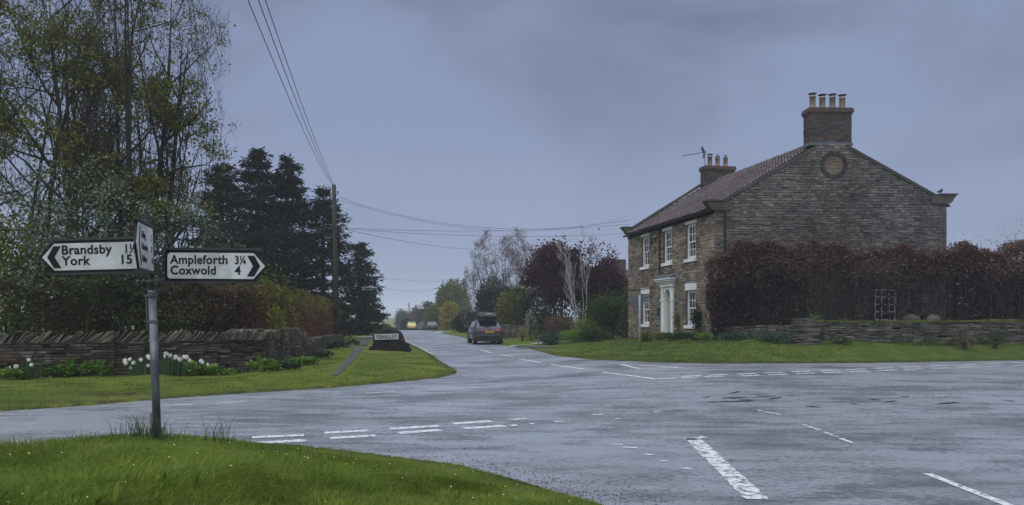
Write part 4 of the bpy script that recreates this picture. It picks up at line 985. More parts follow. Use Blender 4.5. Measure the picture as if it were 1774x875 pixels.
# third board, seen almost end on: its pointed end comes towards the camera
an_ = math.atan2(.76, -.235); ux = Vector((-.155, .68, 0)).normalized()
M3 = Matrix(((ux.x, -ux.y, 0, .185), (ux.y, ux.x, 0, -.70), (0, 0, 1, rel(434)), (0, 0, 0, 1)))
b3 = board(M3, .69, .475, -1, e=.012, cw=.022); 
for i, (w_, z_, d_) in enumerate((('Gilling', .085, '2'), ('Helmsley', -.035, '8'), ('Malton', -.155, '14'))):
    text(w_, .10, tx(M3, .20, z_), SIGNK, b3, bold=.004, sx=.66); text(d_, .10, tx(M3, .585, z_), SIGNK, b3, bold=.004, sx=.6)

# ------------------------------------------------------------------ village name stone
Yv = 36.5; v0 = gp(674, Yv); vs_ = Yv/F
vil = empty('village_name_stone', v0, R(-6), 'dark boulder cairn beside the road with white YEARSLEY plate', 'village sign')
rg = random.Random(31); zb = ztop(609, Yv)-v0.z
hw = 28*vs_
CAIRN = mat('cairn_stone', (.016,.013,.012), (.045,.037,.033), .9, 3, .7, 30, rnd=.6, dirt=.4)
mb = MB(); ol = [(-.74, .02), (.80, .02), (.76, .42), (.62, .80), (.50, .93), (.20, 1.10), (.02, 1.12), (-.16, 1.09), (-.36, .98), (-.54, .82), (-.74, .72)]
vs = []; n = len(ol)
for d, sc in ((-.20, .96), (-.26, .9), (.26, .9), (.20, .96)): pass
for d, sc in ((-.30, .90), (-.20, 1.0), (.20, 1.0), (.30, .90)): vs += [(x*sc, d+rg.uniform(-.02, .02), .05+(z-.05)*sc) for x, z in ol]
fs = [tuple(range(n))]+[(r*n+i, (r+1)*n+i, (r+1)*n+(i+1) % n, r*n+(i+1) % n) for r in range(3) for i in range(n)]+[tuple(range(4*n-1, 3*n-1, -1))]
mb.add(vs, fs); mb.build('boulder', CAIRN, vil)
z = -.06
for (zr, xs) in ((0.0, 1.0), (.11, .95), (.22, .82), (.33, .72)):
    x = -xs*.86
    while x < xs*.92:
        w = rg.uniform(.16, .34); mb = MB(); h = rg.uniform(.11, .16)
        mb.box(x, -.50+zr*.4+rg.uniform(-.04, .04), zr-.05, x+w-.015, -.1, zr+h, Matrix.Rotation(rg.uniform(-.05, .05), 4, 'Y')); mb.v = [(a+rg.uniform(-.015, .015), b+rg.uniform(-.03, .03), c+rg.uniform(-.015, .015)) for a, b, c in mb.v]
        mb.build('stone', CAIRN, vil); x += w
for (x, w, h) in ((.62, .36, .34), (.50, .3, .28)):
    mb = MB(); mb.box(x, -.45, -.05, x+w, .2, h); mb.v = [(a+rg.uniform(-.03, .03), b+rg.uniform(-.03, .03), c+rg.uniform(-.03, .03)) for a, b, c in mb.v]; mb.build('stone', CAIRN, vil)
M = Matrix.Translation((-.02, -.36, .66)) @ Matrix.Rotation(R(-1.5), 4, 'Y')
mb = MB(); mb.box(-.61, .0, -.155, .61, .03, .155, M); pl = mb.build('name_plate', SIGNK, vil)
mb = MB(); mb.box(-.59, -.006, -.135, .59, -.001, .135, M); mb.build('face', SIGNW, pl)
text('YEARSLEY', .25, M @ Matrix.Translation((0, -.009, -.088)), SIGNK, pl, 'CENTER', .016, .92)

# ------------------------------------------------------------------ telegraph poles and wires
def tpole(px, ptop, Y, lean, label, w=.14, arm=False, pbase=None):
    b = gp(px, Y); zt = ztop(ptop, Y); h = zt-b.z
    p = empty('telegraph_pole', b, 0, label, 'telegraph pole', 'wooden telegraph poles'); p.rotation_euler = (0, lean, 0)
    mb = MB(); mb.tube([(0, 0, -.5), (0, 0, h*.5), (0, 0, h-.06)], [w, w*.88, w*.75], 10); mb.build('pole', POLEW, p, True)
    mb = MB(); mb.lathe([(w*.82, h-.06), (w*.82, h-.02), (w*.3, h+.03)], 10); mb.build('cap', GALV, p)
    mb = MB()
    for k, s in enumerate((-1, 1, -1, 1)): mb.tube([(0, 0, h-.35-.22*k), (s*.22, 0, h-.35-.22*k), (s*.22, 0, h-.25-.22*k)], .022, 5); mb.lathe([(.03, h-.26-.22*k), (.045, h-.22-.22*k), (.03, h-.15-.22*k)], 8, Matrix.Translation((s*.22, 0, 0)))
    mb.build('insulators', BLACKM, p)
    return p, b, h
p1, b1_, h1_ = tpole(584, 320, 43.5, R(-1.15), 'tall wooden telegraph pole with wires, nearest, beside the red hedge', .155)
mb = MB(); mb.tube([(-.17, -.05, .0), (-.165, -.05, h1_*.55)], .035, 6); mb.build('cable_cover', BLACKM, p1)
mb = MB(); mb.box(-.30, -.09, 6.35, .30, .09, 6.50); mb.tube([(.2, -.05, 6.42), (.3, -.02, 6.2), (.24, 0, 6.0)], .05, 6); mb.build('wire_bracket', BLACKM, p1)
tpole(622, 436, 76, R(-.8), 'telegraph pole against the dark conifers, second along the lane', .15)
tpole(635, 481, 120, 0, 'thin telegraph pole beyond the dark conifers, taller of the distant pair', .13)
tpole(639, 494, 160, 0, 'telegraph pole just visible beyond the conifers, lowest of them', .13)
tpole(804.5, 483, 98, R(-.8), 'dark telegraph pole standing among garden trees behind the grey car', .16)
tpole(708.5, 525, 195, 0, 'faint telegraph pole rising from the distant trees near the yellow car', .16)
WIREM = mat('wire', (.03,.031,.034), (.04,.041,.045), .6, 3)
def wire(a, b, sag, label, r=.011, group='overhead wires'):
    a, b = Vector(a), Vector(b); n = 22; mb = MB()
    pts = [a.lerp(b, i/n)-Vector((0, 0, sag*4*(i/n)*(1-i/n))) for i in range(n+1)]
    mb.tube(pts, r, 4, False); return tag(mb.build('overhead_wire', WIREM), label, 'wire', group)
ptp = Vector(ray(577.5, 322, 43.5))
wire(ptp, ray(405, -60, 11), .35, 'loose overhead wire from the near pole, crossing the sky farthest from the others', .008)
wire(ptp+Vector((.12, 0, -.1)), ray(433, -40, 11), .35, 'overhead wire climbing from the near pole, middle of the three in the sky', .008)
wire(ptp+Vector((.2, 0, -.2)), ray(446, -40, 11.5), .30, 'overhead wire climbing from the near pole, closest to the middle of the sky', .008)
mp_ = Vector(ray(582, 391, 43.4))
for k, (px, py, Y, sg, lb) in enumerate(((60, 318, 30, .8, 'topmost of the bundled wires running from the near pole into the big trees'), (40, 340, 30, .9, 'bundled wire into the big trees, just under the topmost one'), (20, 330, 28, 1.2, 'most deeply sagging wire of the bundle between near pole and big trees'), (100, 372, 34, .5, 'lowest, straightest wire of the bundle between near pole and big trees'), (90, 352, 33, .9, 'middle wire of the bundle between near pole and big trees'))):
    wire(mp_+Vector((0, 0, -.02*k)), ray(px, py, Y), sg, lb, .012)
tr = Vector(ray(588, 342, 43.5))
wire(tr, ray(1090, 381, 39.5), 1.05, 'wire from the near pole to the house eaves, the uppermost of the crossing wires', .010)
wire(tr+Vector((0, 0, -.15)), ray(1096, 372, 60), 1.55, 'wire from the near pole sagging over the street, just under the top one', .010)
tr = Vector(ray(600, 395, 43.5))
wire(tr, ray(1090, 388, 60), .35, 'nearly level wire crossing above the blossom tree', .011)
wire(tr+Vector((0, 0, -.05)), ray(1090, 404, 60), .35, 'nearly level wire crossing the street a hand below its neighbour', .011)
wire(tr+Vector((0, 0, -.1)), ray(900, 430, 90), .6, 'wire descending from the near pole towards the blossom tree crown', .013)
pt2 = Vector(ray(626, 476, 76))
wire(pt2, ray(804, 486, 98), .35, 'distant wire from the second pole to the pole among the garden trees', .013)
wire(pt2+Vector((0, 0, -.6)), ray(760, 499, 120), .8, 'faint distant wire sagging below the second pole', .013)

# ------------------------------------------------------------------ back of the give-way sign
g = gp(1108, 27.6); sgz = ztop(511, 27.6)-g.z
sg = empty('give_way_sign', g, R(4), 'back of a triangular grey road sign on a post in the house lawn', 'road sign')
mb = MB(); mb.tube([(0, 0, -.2), (0, 0, sgz-.01)], .040, 12); mb.build('pole', mat('grey_paint', (.20,.225,.25), (.25,.28,.30), .55, 4, dirt=.2), sg, True)
s2 = .34; h2_ = .56; cy = .05
rt = lambda: None
pl = []
for (x, z) in ((-s2, 0), (s2, 0), (0, -h2_)):
    pass
mb = MB(); r_ = .05; pl = [(-s2+.0, -.02), (-s2+.03, 0), (s2-.03, 0), (s2, -.02), (s2-.01, -.07), (.035, -h2_), (0, -h2_-.015), (-.035, -h2_), (-s2+.01, -.07)]
mb.prism([(x-.03, z+sgz-.03) for x, z in pl][::-1], .045, .06); tr_ = mb.build('plate_back', mat('sign_back_grey', (.10,.11,.115), (.14,.15,.155), .6, 6, dirt=.3), sg)
mb = MB()
for z in (-.09, -.32): mb.box(-.27 if z > -.2 else -.12, .028, sgz-.03+z-.015, .21 if z > -.2 else .07, .044, sgz-.03+z+.015)
mb.build('rail', GALV, sg)
mb = MB(); mb.prism([(x*.98-.03, z*.98+sgz-.035) for x, z in pl][::-1], .061, .064); mb.build('front_face', mat('sign_red', (.45,.03,.03)), sg)
# ------------------------------------------------------------------ vegetation
def kites(P, size, asp, rng_, axis=None, spread=1.):
    """leaf-shaped faces at points P, random or biased along axis"""
    n = len(P); a = rng_.normal(0, 1, (n, 3))
    if axis is not None: a = a*spread+axis
    a /= np.linalg.norm(a, axis=1, keepdims=True)+1e-9
    b = rng_.normal(0, 1, (n, 3)); b -= a*(a*b).sum(1, keepdims=True); b /= np.linalg.norm(b, axis=1, keepdims=True)+1e-9
    s = np.broadcast_to(np.asarray(size, float), (n,))[:, None]; w = s*asp*.5; c = np.cross(a, b)*s*.12
    V = np.stack([P, P+a*s*.45+b*w+c, P+a*s, P+a*s*.45-b*w+c], 1).reshape(-1, 3)
    return V, np.arange(n*4).reshape(n, 4)
def leaves(name, P, size, asp, m, parent, rng_, axis=None, spread=1., stuff=False):
    V, Fc = kites(P, size, asp, rng_, axis, spread); o = npmesh(name, V, Fc, m, parent)
    if stuff: tag(o, kind='stuff')
    return o
def grow(rg, stems, L0, r0, levels, kids, ang, ratio, up, wig, first=.35, base_sp=.1, segs=5, lean=(0, 0)):
    """branch skeleton: list of (points, radii, level)"""
    out = []
    def br(p, d, L, r, lev):
        pts = [p]; rad = [r]; q = p.copy(); dd = d.copy()
        for i in range(segs):
            dd = (dd+Vector((rg.gauss(0, wig), rg.gauss(0, wig), rg.gauss(0, wig)+up*.25))).normalized(); q = q+dd*L/segs; pts.append(q.copy()); rad.append(r*(1-(.93 if lev == 0 else .75)*(i+1)/segs))
        out.append((pts, rad, lev))
        if lev >= levels: return
        k = kids[lev]; k = k+rg.randint(-1, 1) if k > 3 else k
        for j in range(k):
            t = first+(1-first)*(j+rg.random())/k; f = t*segs; i = min(int(f), segs-1); c = pts[i].lerp(pts[i+1], f-i)
            ax_ = (pts[i+1]-pts[i]).normalized(); pr = ax_.orthogonal().normalized(); az = rg.uniform(0, 2*pi); pr = Matrix.Rotation(az, 3, ax_) @ pr
            a = R(ang)*rg.uniform(.7, 1.3); nd = (ax_*math.cos(a)+pr*math.sin(a)).normalized()
            br(c, nd, L*ratio*rg.uniform(.7, 1.15)*(1.15-.5*t), max(rad[i]*.62, .004), lev+1)
    for s in range(stems):
        az = 2*pi*s/stems+rg.uniform(-.5, .5); sp = base_sp*rg.uniform(.5, 1.3) if stems > 1 else base_sp*.2
        d = Vector((math.cos(az)*sp+lean[0], math.sin(az)*sp+lean[1], 1)).normalized()
        br(Vector((math.cos(az), math.sin(az), 0))*r0*(1.2 if stems > 1 else 0), d, L0*rg.uniform(.85, 1.1), r0*(1 if s == 0 else rg.uniform(.6, .95)), 0)
    return out
def tree(name, label, cat, px, Y, top_py, half_px, leafm, lsize, nleaf, seed, stems=1, levels=3, kids=(8, 6, 5), ang=42, ratio=.55, up=.3, wig=.12, first=.3, base_sp=.25, r0=.16, bark=BARK, sig=.22, keep=None, asp=.6, group=None, lean=(0, 0), x_px=None, tn=5, twig=True, crownname='crown', leaf2=None, minlev=None, spray=1, dome=False):
    rg = random.Random(seed); rn = np.random.default_rng(seed); b = gp(px, Y)
    sk = grow(rg, stems, 1., r0, levels, kids, ang, ratio, up, wig, first, base_sp, lean=lean)
    allp = np.array([p for s in sk for p in s[0]]); H = ztop(top_py, Y)-b.z; half = half_px*Y/F
    sz = H/np.percentile(allp[:, 2], 99); ce = (np.percentile(allp[:, 0], 99)-np.percentile(allp[:, 0], 1))/2; sx = half/max(ce, 1e-3)
    def S(p):
        q = Vector((p.x*sx, p.y*sx, max(p.z*sz, -.1)))
        if dome and q.z > .3*H:
            c = Vector((0, 0, .55*H)); v = Vector((q.x/half, q.y/half, (q.z-c.z)/(.45*H))); r = v.length
            if r > .93: v *= (.93+.10*math.tanh((r-.93)*2))/r; q = Vector((v.x*half, v.y*half, c.z+v.z*.45*H))
        return q
    root = empty(name, b, 0, label, cat, group); mb = MB(); tips = []
    for pts, rad, lev in sk:
        q = [S(p) for p in pts]
        if lev == 0: q[0] = q[0]-Vector((0, 0, .2))
        mb.tube(q, [max(x, .0035+.00007*Y) for x in rad], 8 if lev == 0 else (tn if lev == 1 else 3), False)
        if lev >= (minlev if minlev is not None else levels-1):
            for i in range(1, len(q)):
                for t in (0., .33, .66): tips.append(q[i-1].lerp(q[i], t))
    mb.build('trunk', bark, root, True)
    tips = np.array(tips)
    if nleaf:
        nc = max(1, nleaf//spray); ci = rn.integers(0, nc, nleaf); ctr = tips[rn.integers(0, len(tips), nc)]+rn.normal(0, sig*.6, (nc, 3))
        P = ctr[ci]+rn.normal(0, sig, (nleaf, 3))*np.array([1, 1, .5 if spray > 1 else 1])
        if keep is not None: P = P[keep(P, rn)]
        if leaf2 is None: leaves(crownname, P, lsize*rn.uniform(.6, 1.25, len(P)), asp, leafm, root, rn)
        else:
            k = rn.uniform(0, 1, len(P)) < leaf2[1]
            leaves(crownname, P[~k], lsize*rn.uniform(.6, 1.25, (~k).sum()), asp, leafm, root, rn); leaves('blossom', P[k], leaf2[2]*rn.uniform(.6, 1.25, k.sum()), .8, leaf2[0], root, rn)
    return root
def clumpkeep(f, thr, seed=0):
    def k(P, rn):
        v = np.sin(P[:, 0]*f+seed)*np.cos(P[:, 1]*f*1.2+seed*2)+np.sin(P[:, 2]*f*1.1+P[:, 0]*f*.6+seed*3)+.5*np.sin(P[:, 0]*f*2.3-P[:, 2]*f*2.1)
        return v/2.5+rn.normal(0, .12, len(P)) > thr
    return k
def bush(name, label, cat, px, Y, top_py, half_px, leafm, lsize, nleaf, seed, depth=None, asp=.6, group=None, lumps=9, base_py=None, flowers=None, z0=0., hollow=.55, stems=5, flat=.0):
    """shrub: lumpy crown of leaves on a few stems"""
    rn = np.random.default_rng(seed); rg = random.Random(seed); b = gp(px, Y); H = ztop(top_py, Y)-b.z; hx = half_px*Y/F; hy = depth or hx*.8
    root = empty(name, b, 0, label, cat, group)
    C = []; 
    for i in range(lumps):
        a = rg.uniform(0, 2*pi); t = math.sqrt(rg.random())*.62; C.append((math.cos(a)*t*hx, math.sin(a)*t*hy, H*(z0+.30+.42*rg.random()*(1-.5*t)), rg.uniform(.30, .46)))
    C.append((0, 0, H*.62, .38)); C = np.array(C); i = rn.integers(0, len(C), nleaf); u = rn.normal(0, 1, (nleaf, 3)); u /= np.linalg.norm(u, axis=1, keepdims=True)
    rr = rn.uniform(hollow, 1.06, nleaf)**.7
    P = np.stack([C[i, 0]+u[:, 0]*C[i, 3]*hx*rr, C[i, 1]+u[:, 1]*C[i, 3]*hy*rr, C[i, 2]+u[:, 2]*C[i, 3]*H*rr*.85], 1)
    P[:, 2] = np.clip(P[:, 2], H*z0+.02*H, H*1.02)
    P += rn.normal(0, lsize*.5, P.shape); P[:, 2] = np.maximum(P[:, 2], .01)
    mb = MB()
    for k in range(stems):
        c = C[rg.randrange(len(C))]; a = rg.uniform(0, 2*pi)
        mb.tube([(math.cos(a)*hx*.08, math.sin(a)*hy*.08, -.1), (c[0]*.4, c[1]*.4, c[2]*.5), (c[0], c[1], c[2]), (c[0]*1.2, c[1]*1.2, c[2]+.2*H*.6)], [.03+.008*H, .022+.005*H, .012, .005], 5, False)
    mb.build('stems', BARK, root)
    ax_ = np.stack([P[:, 0]/hx, P[:, 1]/hy, (P[:, 2]/H-.3)*1.2], 1)
    leaves('crown', P, lsize*rn.uniform(.55, 1.3, nleaf), asp, leafm, root, rn, ax_, .6)
    if flowers:
        fm, nf, fs = flowers; k = rn.integers(0, nleaf, nf); leaves('blossom', P[k]*np.array([1.03, 1.03, 1.03]), fs*rn.uniform(.7, 1.3, nf), .9, fm, root, rn)
    return root
def conifer(name, label, px, Y, top_py, half_px, seed, leafm=L_DARK, base=.04, cat='conifer', group='dark spruces beyond the wall', dens=1., droop=.35, ls=.30, wob=.3, p=.85):
    rn = np.random.default_rng(seed); rg = random.Random(seed); b = gp(px, Y); H = ztop(top_py, Y)-b.z; Rm = half_px*Y/F
    root = empty(name, b, 0, label, cat, group); mb = MB(); mb.tube([(0, 0, -.2), (rg.uniform(-.1, .1), 0, H*.5), (0, 0, H)], [.10+.012*H, .06+.008*H, .01], 7, False); P = []; A = []
    nw = int(H/.34)
    for w in range(nw):
        t = base+(1-base)*(w+rg.random())/nw; R_ = Rm*min(1.0, (1-t)**p*1.12+.02)*rg.uniform(.8, 1.12)
        for j in range(rg.randint(6, 9)):
            a = rg.uniform(0, 2*pi); Lb = R_*rg.uniform(1-wob*1.8, 1.12); dr = droop*rg.uniform(.5, 1.4)*(1-t*.8); pts = []
            for k in range(6):
                u = k/5; pts.append(Vector((math.cos(a)*Lb*u, math.sin(a)*Lb*u, t*H+Lb*(.12*u-dr*u*u+.22*max(0, u-.6)))))
            if j < 4: mb.tube(pts, [.03*(1-.8*k/5)+.004 for k in range(6)], 3, False)
            m = max(3, int(11*dens*(.35+Lb/max(Rm, .1))))
            for _ in range(m):
                u = rg.uniform(.15, 1.03); f = u*5; i = min(int(f), 4); c = pts[i].lerp(pts[i+1], f-i); sd = rg.uniform(-1, 1)*.32*Lb*(1-u*.75)
                P.append((c.x-math.sin(a)*sd+rg.gauss(0, .05), c.y+math.cos(a)*sd+rg.gauss(0, .05), c.z-abs(sd)*.15+rg.gauss(0, .06)))
                A.append((math.cos(a)-math.sin(a)*sd*1.5, math.sin(a)+math.cos(a)*sd*1.5, -.35))
    mb.build('trunk', BARK, root); P = np.array(P); A = np.array(A)
    P = np.concatenate([P, P+rn.normal(0, .12, P.shape), P+rn.normal(0, .10, P.shape)-[0, 0, .08]]); A = np.concatenate([A]*3)
    leaves('crown', P, ls*rn.uniform(.6, 1.3, len(P)), .28, leafm, root, rn, A, .55); return root
def hedge(name, label, pts, h0, h1, depth, leafm, lsize, nleaf, seed, dens=None, asp=.65, stems=0, stemm=TWIG, zbase=0., topn=.12, cat='hedge', top=None, group=None, twigs=0, stemr=.02, mats2=None):
    """hedge on a plan polyline; h0,h1 bottom and top of the leaf mass above the ground; dens(u,v) keeps leaves"""
    rn = np.random.default_rng(seed); rg = random.Random(seed); P2 = np.array(pts, float); sl_ = np.r_[0, np.cumsum(np.hypot(*np.diff(P2, axis=0).T))]; L = sl_[-1]
    o0 = Vector((P2[0, 0], P2[0, 1], T(*P2[0]))); root = empty(name, o0, 0, label, cat, group)
    u = rn.uniform(0, 1, nleaf); x = np.interp(u*L, sl_, P2[:, 0]); y = np.interp(u*L, sl_, P2[:, 1])
    dx = np.interp(u*L+.01, sl_, P2[:, 0])-x; dy = np.interp(u*L+.01, sl_, P2[:, 1])-y; dn = np.hypot(dx, dy)+1e-9
    q = np.where(rn.uniform(0, 1, nleaf) < .55, -np.abs(rn.normal(0, .28, nleaf))+.02, -rn.uniform(0, 1, nleaf))   # most leaves near the face
    q = np.clip(q, -1, .1)*depth
    uL = u*L; hb, ht = (h0(u) if callable(h0) else h0), (h1(u) if callable(h1) else h1)
    bump_ = topn*(np.sin(uL*2.3+seed)+np.sin(uL*5.1+seed*2)*.6+np.sin(uL*11.+seed)*.4)
    face = .12*np.sin(uL*1.9+seed)*np.sin(rn.uniform(0, 1, nleaf)*1)+.0
    v = rn.uniform(0, 1, nleaf); sel = rn.uniform(0, 1, nleaf) < .18; v = np.where(sel, 1-np.abs(rn.normal(0, .05, nleaf)), v)
    z = hb+(ht+bump_-hb)*v
    X = x-dy/dn*q*-1*-1; 
    nxn, nyn = dy/dn, -dx/dn                       # face normal: towards the right-hand side of the polyline
    lump = .14*(np.sin(uL*2.9+z*2.1+seed)+np.sin(uL*1.3-z*3.4))*depth/1.0*.6
    X = x+nxn*(q+lump); Yy = y+nyn*(q+lump)
    k = np.ones(nleaf, bool)
    if dens is not None: k = rn.uniform(0, 1, nleaf) < dens(u, v, uL, z)
    g0 = terrain(x[k], y[k]) if True else 0
    P = np.stack([X[k]-o0.x, Yy[k]-o0.y, g0+z[k]-o0.z], 1)+rn.normal(0, lsize*.3, (k.sum(), 3))
    sizes = lsize*rn.uniform(.5, 1.3, len(P)); ax_ = np.stack([nxn[k], nyn[k], np.full(k.sum(), .1)], 1)
    if mats2:
        s2 = mats2[1](u[k], v[k], uL[k], z[k]) > rn.uniform(0, 1, k.sum())
        leaves('foliage', P[~s2], sizes[~s2], asp, leafm, root, rn, ax_[~s2], .9); leaves('foliage', P[s2], sizes[s2], asp, mats2[0], root, rn, ax_[s2], .9)
    else: leaves('foliage', P, sizes, asp, leafm, root, rn, ax_, .9)
    if stems:
        for i in range(stems):
            uu = (i+rg.uniform(.2, .8))/stems; cx, cy = np.interp(uu*L, sl_, P2[:, 0]), np.interp(uu*L, sl_, P2[:, 1]); i2 = min(int(np.searchsorted(sl_, uu*L)), len(sl_)-1); dxx = P2[i2]-P2[max(i2-1, 0)]; dxx = dxx/np.hypot(*dxx)
            nv = Vector((dxx[1], -dxx[0], 0)); H = (h1(np.array([uu]))[0] if callable(h1) else h1)
            c = Vector((cx, cy, T(cx, cy)-.05))-o0-nv*depth*rg.uniform(.25, .6); mb = MB()
            a = Vector((rg.gauss(0, .05), rg.gauss(0, .05), H*.45)); b_ = Vector((rg.gauss(0, .12), rg.gauss(0, .1), H*.95)); r = stemr*rg.uniform(.7, 1.4)
            mb.tube([c, c+a*.5+Vector((rg.gauss(0, .03), 0, 0)), c+a, c+b_], [r, r*.85, r*.7, r*.2], 5, False)
            for _ in range(twigs):
                t = rg.uniform(.1, .95); s0 = c.lerp(c+b_, t); d = Vector((dxx[0]*rg.uniform(-1, 1), dxx[1]*rg.uniform(-1, 1), rg.uniform(.1, .9)))+nv*rg.uniform(-.5, .7); l = rg.uniform(.25, .7)
                m1 = s0+d.normalized()*l*.5+Vector((0, 0, .03)); mb.tube([s0, m1, m1+d.normalized()*l*.5+Vector((0, 0, rg.uniform(0, .15)))], [r*.3, r*.22, r*.1], 3, False)
            mb.build('stem', stemm, root)
    return root

# --- big trees over the left wall
def bigkeep(P, rn):
    # bare twigs high on the outer side, leaf sprays lower and further in
    base_ = clumpkeep(1.55, -.05, 1)(P, rn)
    hi = np.clip((P[:, 2]-8.0)/4, 0, 1)*np.clip((P[:, 0]-.3)/2.5, 0, 1)
    return base_ & (rn.uniform(0, 1, len(P)) > hi*1.05)
tree('maple_tree', 'tall many-stemmed tree in sparse young leaf at the photo\'s edge', 'tree', 25, 28, -190, 265, L_OLIVE, .125, 60000, 41, spray=14, stems=6, levels=4, kids=(8, 6, 5, 4), ang=62, ratio=.52, up=.08, wig=.09, first=.22, base_sp=.30, r0=.18, sig=.15, keep=clumpkeep(1.5, -.02, 2), minlev=3, group='tall trees behind the dry stone wall')
tree('maple_tree', 'tall many-stemmed tree reaching bare twigs over the road, behind the signpost', 'tree', 212, 27, -150, 185, L_OLIVE, .125, 56000, 42, spray=14, stems=6, levels=4, kids=(9, 6, 5, 4), ang=70, ratio=.56, up=.04, wig=.10, first=.14, base_sp=.26, r0=.17, sig=.15, keep=bigkeep, minlev=3, lean=(.02, 0), group='tall trees behind the dry stone wall')
tree('blackthorn_tree', 'small white-blossomed tree spreading behind the direction boards', 'tree', 240, 24.5, 322, 135, L_GREEN, .085, 17000, 43, stems=4, levels=3, kids=(7, 6, 5), ang=52, ratio=.55, up=.05, wig=.16, base_sp=.6, r0=.07, sig=.14, leaf2=(L_BLOS, .30, .085), keep=clumpkeep(2.2, -.35, 4))
bush('tall_shrub', 'yellow-green leafy shrub above the wall beneath the tall trees', 'shrub', 5, 24.5, 345, 120, L_LIME, .14, 7500, 44, lumps=16, hollow=.2, group='shrubs behind the dry stone wall')
bush('tall_shrub', 'olive green shrub filling the gap left of the signpost', 'shrub', 140, 25, 370, 120, L_OLIVE, .13, 8500, 45, lumps=16, hollow=.2, group='shrubs behind the dry stone wall')
bush('tall_shrub', 'dull green shrub behind the hedge, right under the Ampleforth board', 'shrub', 350, 27, 395, 110, L_GREEN, .13, 7000, 46, lumps=14, hollow=.2, group='shrubs behind the dry stone wall')
bush('tall_shrub', 'light green sapling shrub poking over the red hedge near the Ampleforth arrow', 'shrub', 488, 30, 440, 50, L_LIME, .12, 1500, 47, lumps=9, hollow=.2, group='shrubs behind the dry stone wall')
bush('tall_shrub', 'yellowish sprig shrub at the foot of the red hedge', 'shrub', 478, 24.8, 540, 26, L_LIME, .10, 420, 48, lumps=6, hollow=.2, z0=.3, group='shrubs behind the dry stone wall')
# --- the hedge behind the left wall
off = lambda p, d: (p[0]+d[0], p[1]+d[1])
HL = [off(onroad(-110,664), (-.4, 1.35)), off(onroad(200,656), (-.6, 1.45)), off(onroad(400,650), (-.8, 1.45)), off(onroad(470,645), (-1.1, 1.6))]
hedge('mixed_hedge', 'tangled brown and green hedge behind the slanted coping stones', HL, .5, lambda u: 2.62+.0*u, 1.3, L_BEECHD, .095, 44000, 51, stems=34, twigs=9, topn=.16, stemr=.02, dens=lambda u, v, s, z: np.clip(.25+.75*(v > .45)+.2*np.sin(s*1.7), .3, 1)*np.clip(.62+.5*np.sin(s*2.1+z*2.7)*np.sin(s*.9-z*1.3), .15, 1), mats2=(L_GREEN, lambda u, v, s, z: np.clip(.80-u*.70+.3*np.sin(s*1.3+z), .12, .95)))
hedge('mixed_hedge', 'taller olive green thicket just behind the tangled hedge and blossom tree', [off(p, (-.5, 2.6)) for p in HL], .1, lambda u: 3.0+.3*np.sin(u*13), 1.6, L_OLIVE, .13, 26000, 50, topn=.25, mats2=(L_GREEN, lambda u, v, s, z: .45+0*u))
HL2 = [off(onroad(455,645), (-.7, 1.5)), off(onroad(520,629), (-.9, .5)), off(onroad(562,610), (-.65, .3)), off(onroad(606,598), (-.6, .0))]
hedge('beech_hedge', 'rounded red-brown beech hedge with green shoots at the wall corner', HL2, .25, lambda u: 2.75-.25*u-.9*np.clip(u-.8, 0, 1)*3, 1.5, L_RED, .10, 26000, 52, stems=14, twigs=6, topn=.14, mats2=(L_OLIVE, lambda u, v, s, z: np.clip(1.15*v-.45+.35*np.sin(s*1.4+z*2), 0, .75)))
# --- dark spruces and clipped evergreens along the lane
conifer('spruce_tree', 'dark spruce nearest the pale sky gap by the tall tree, leftmost of the row', 385, 54, 283, 92, 61, wob=.36, dens=2.6, p=.55, ls=.34)
conifer('spruce_tree', 'tallest dark spruce in the row beyond the wall', 447, 54, 262, 92, 62, wob=.34, dens=2.6, p=.55, ls=.34)
conifer('spruce_tree', 'dark spruce just left of the telegraph pole, slimmer than its neighbours', 498, 55, 274, 84, 63, wob=.34, dens=2.6, p=.55, ls=.34)
conifer('spruce_tree', 'broad dense dark conifer directly behind the near telegraph pole', 560, 57, 326, 82, 64, dens=2.2, wob=.25, p=.62, ls=.34)
conifer('spruce_tree', 'low dark conifer filling the foot of the spruce row', 430, 52, 380, 120, 65, dens=2.0, p=.5, ls=.34)
conifer('spruce_tree', 'dark conifer with plume-like boughs hanging towards the lane', 625, 70, 420, 44, 66, dens=1.5, droop=.30, wob=.55, p=.45, ls=.42)
conifer('spruce_tree', 'drooping dark conifer beside the far telegraph poles, lowest by the lane', 640, 82, 508, 34, 67, dens=1.5, droop=.5, wob=.45, p=.4, ls=.42)
hedge('clipped_hedge', 'smooth clipped dark green hedge beside the footpath beyond the pole', [(-11.6, 47), (-12.3, 53), (-13.1, 58)], .0, lambda u: 2.65-.0*u, 1.6, L_YEW, .085, 11000, 68, topn=.05)
hedge('clipped_hedge', 'farther clipped dark hedge in the shade of the conifers by the lane', [(-13.6, 60), (-15.6, 70)], .0, 2.6, 2., L_DARK, .11, 7000, 69, topn=.08)
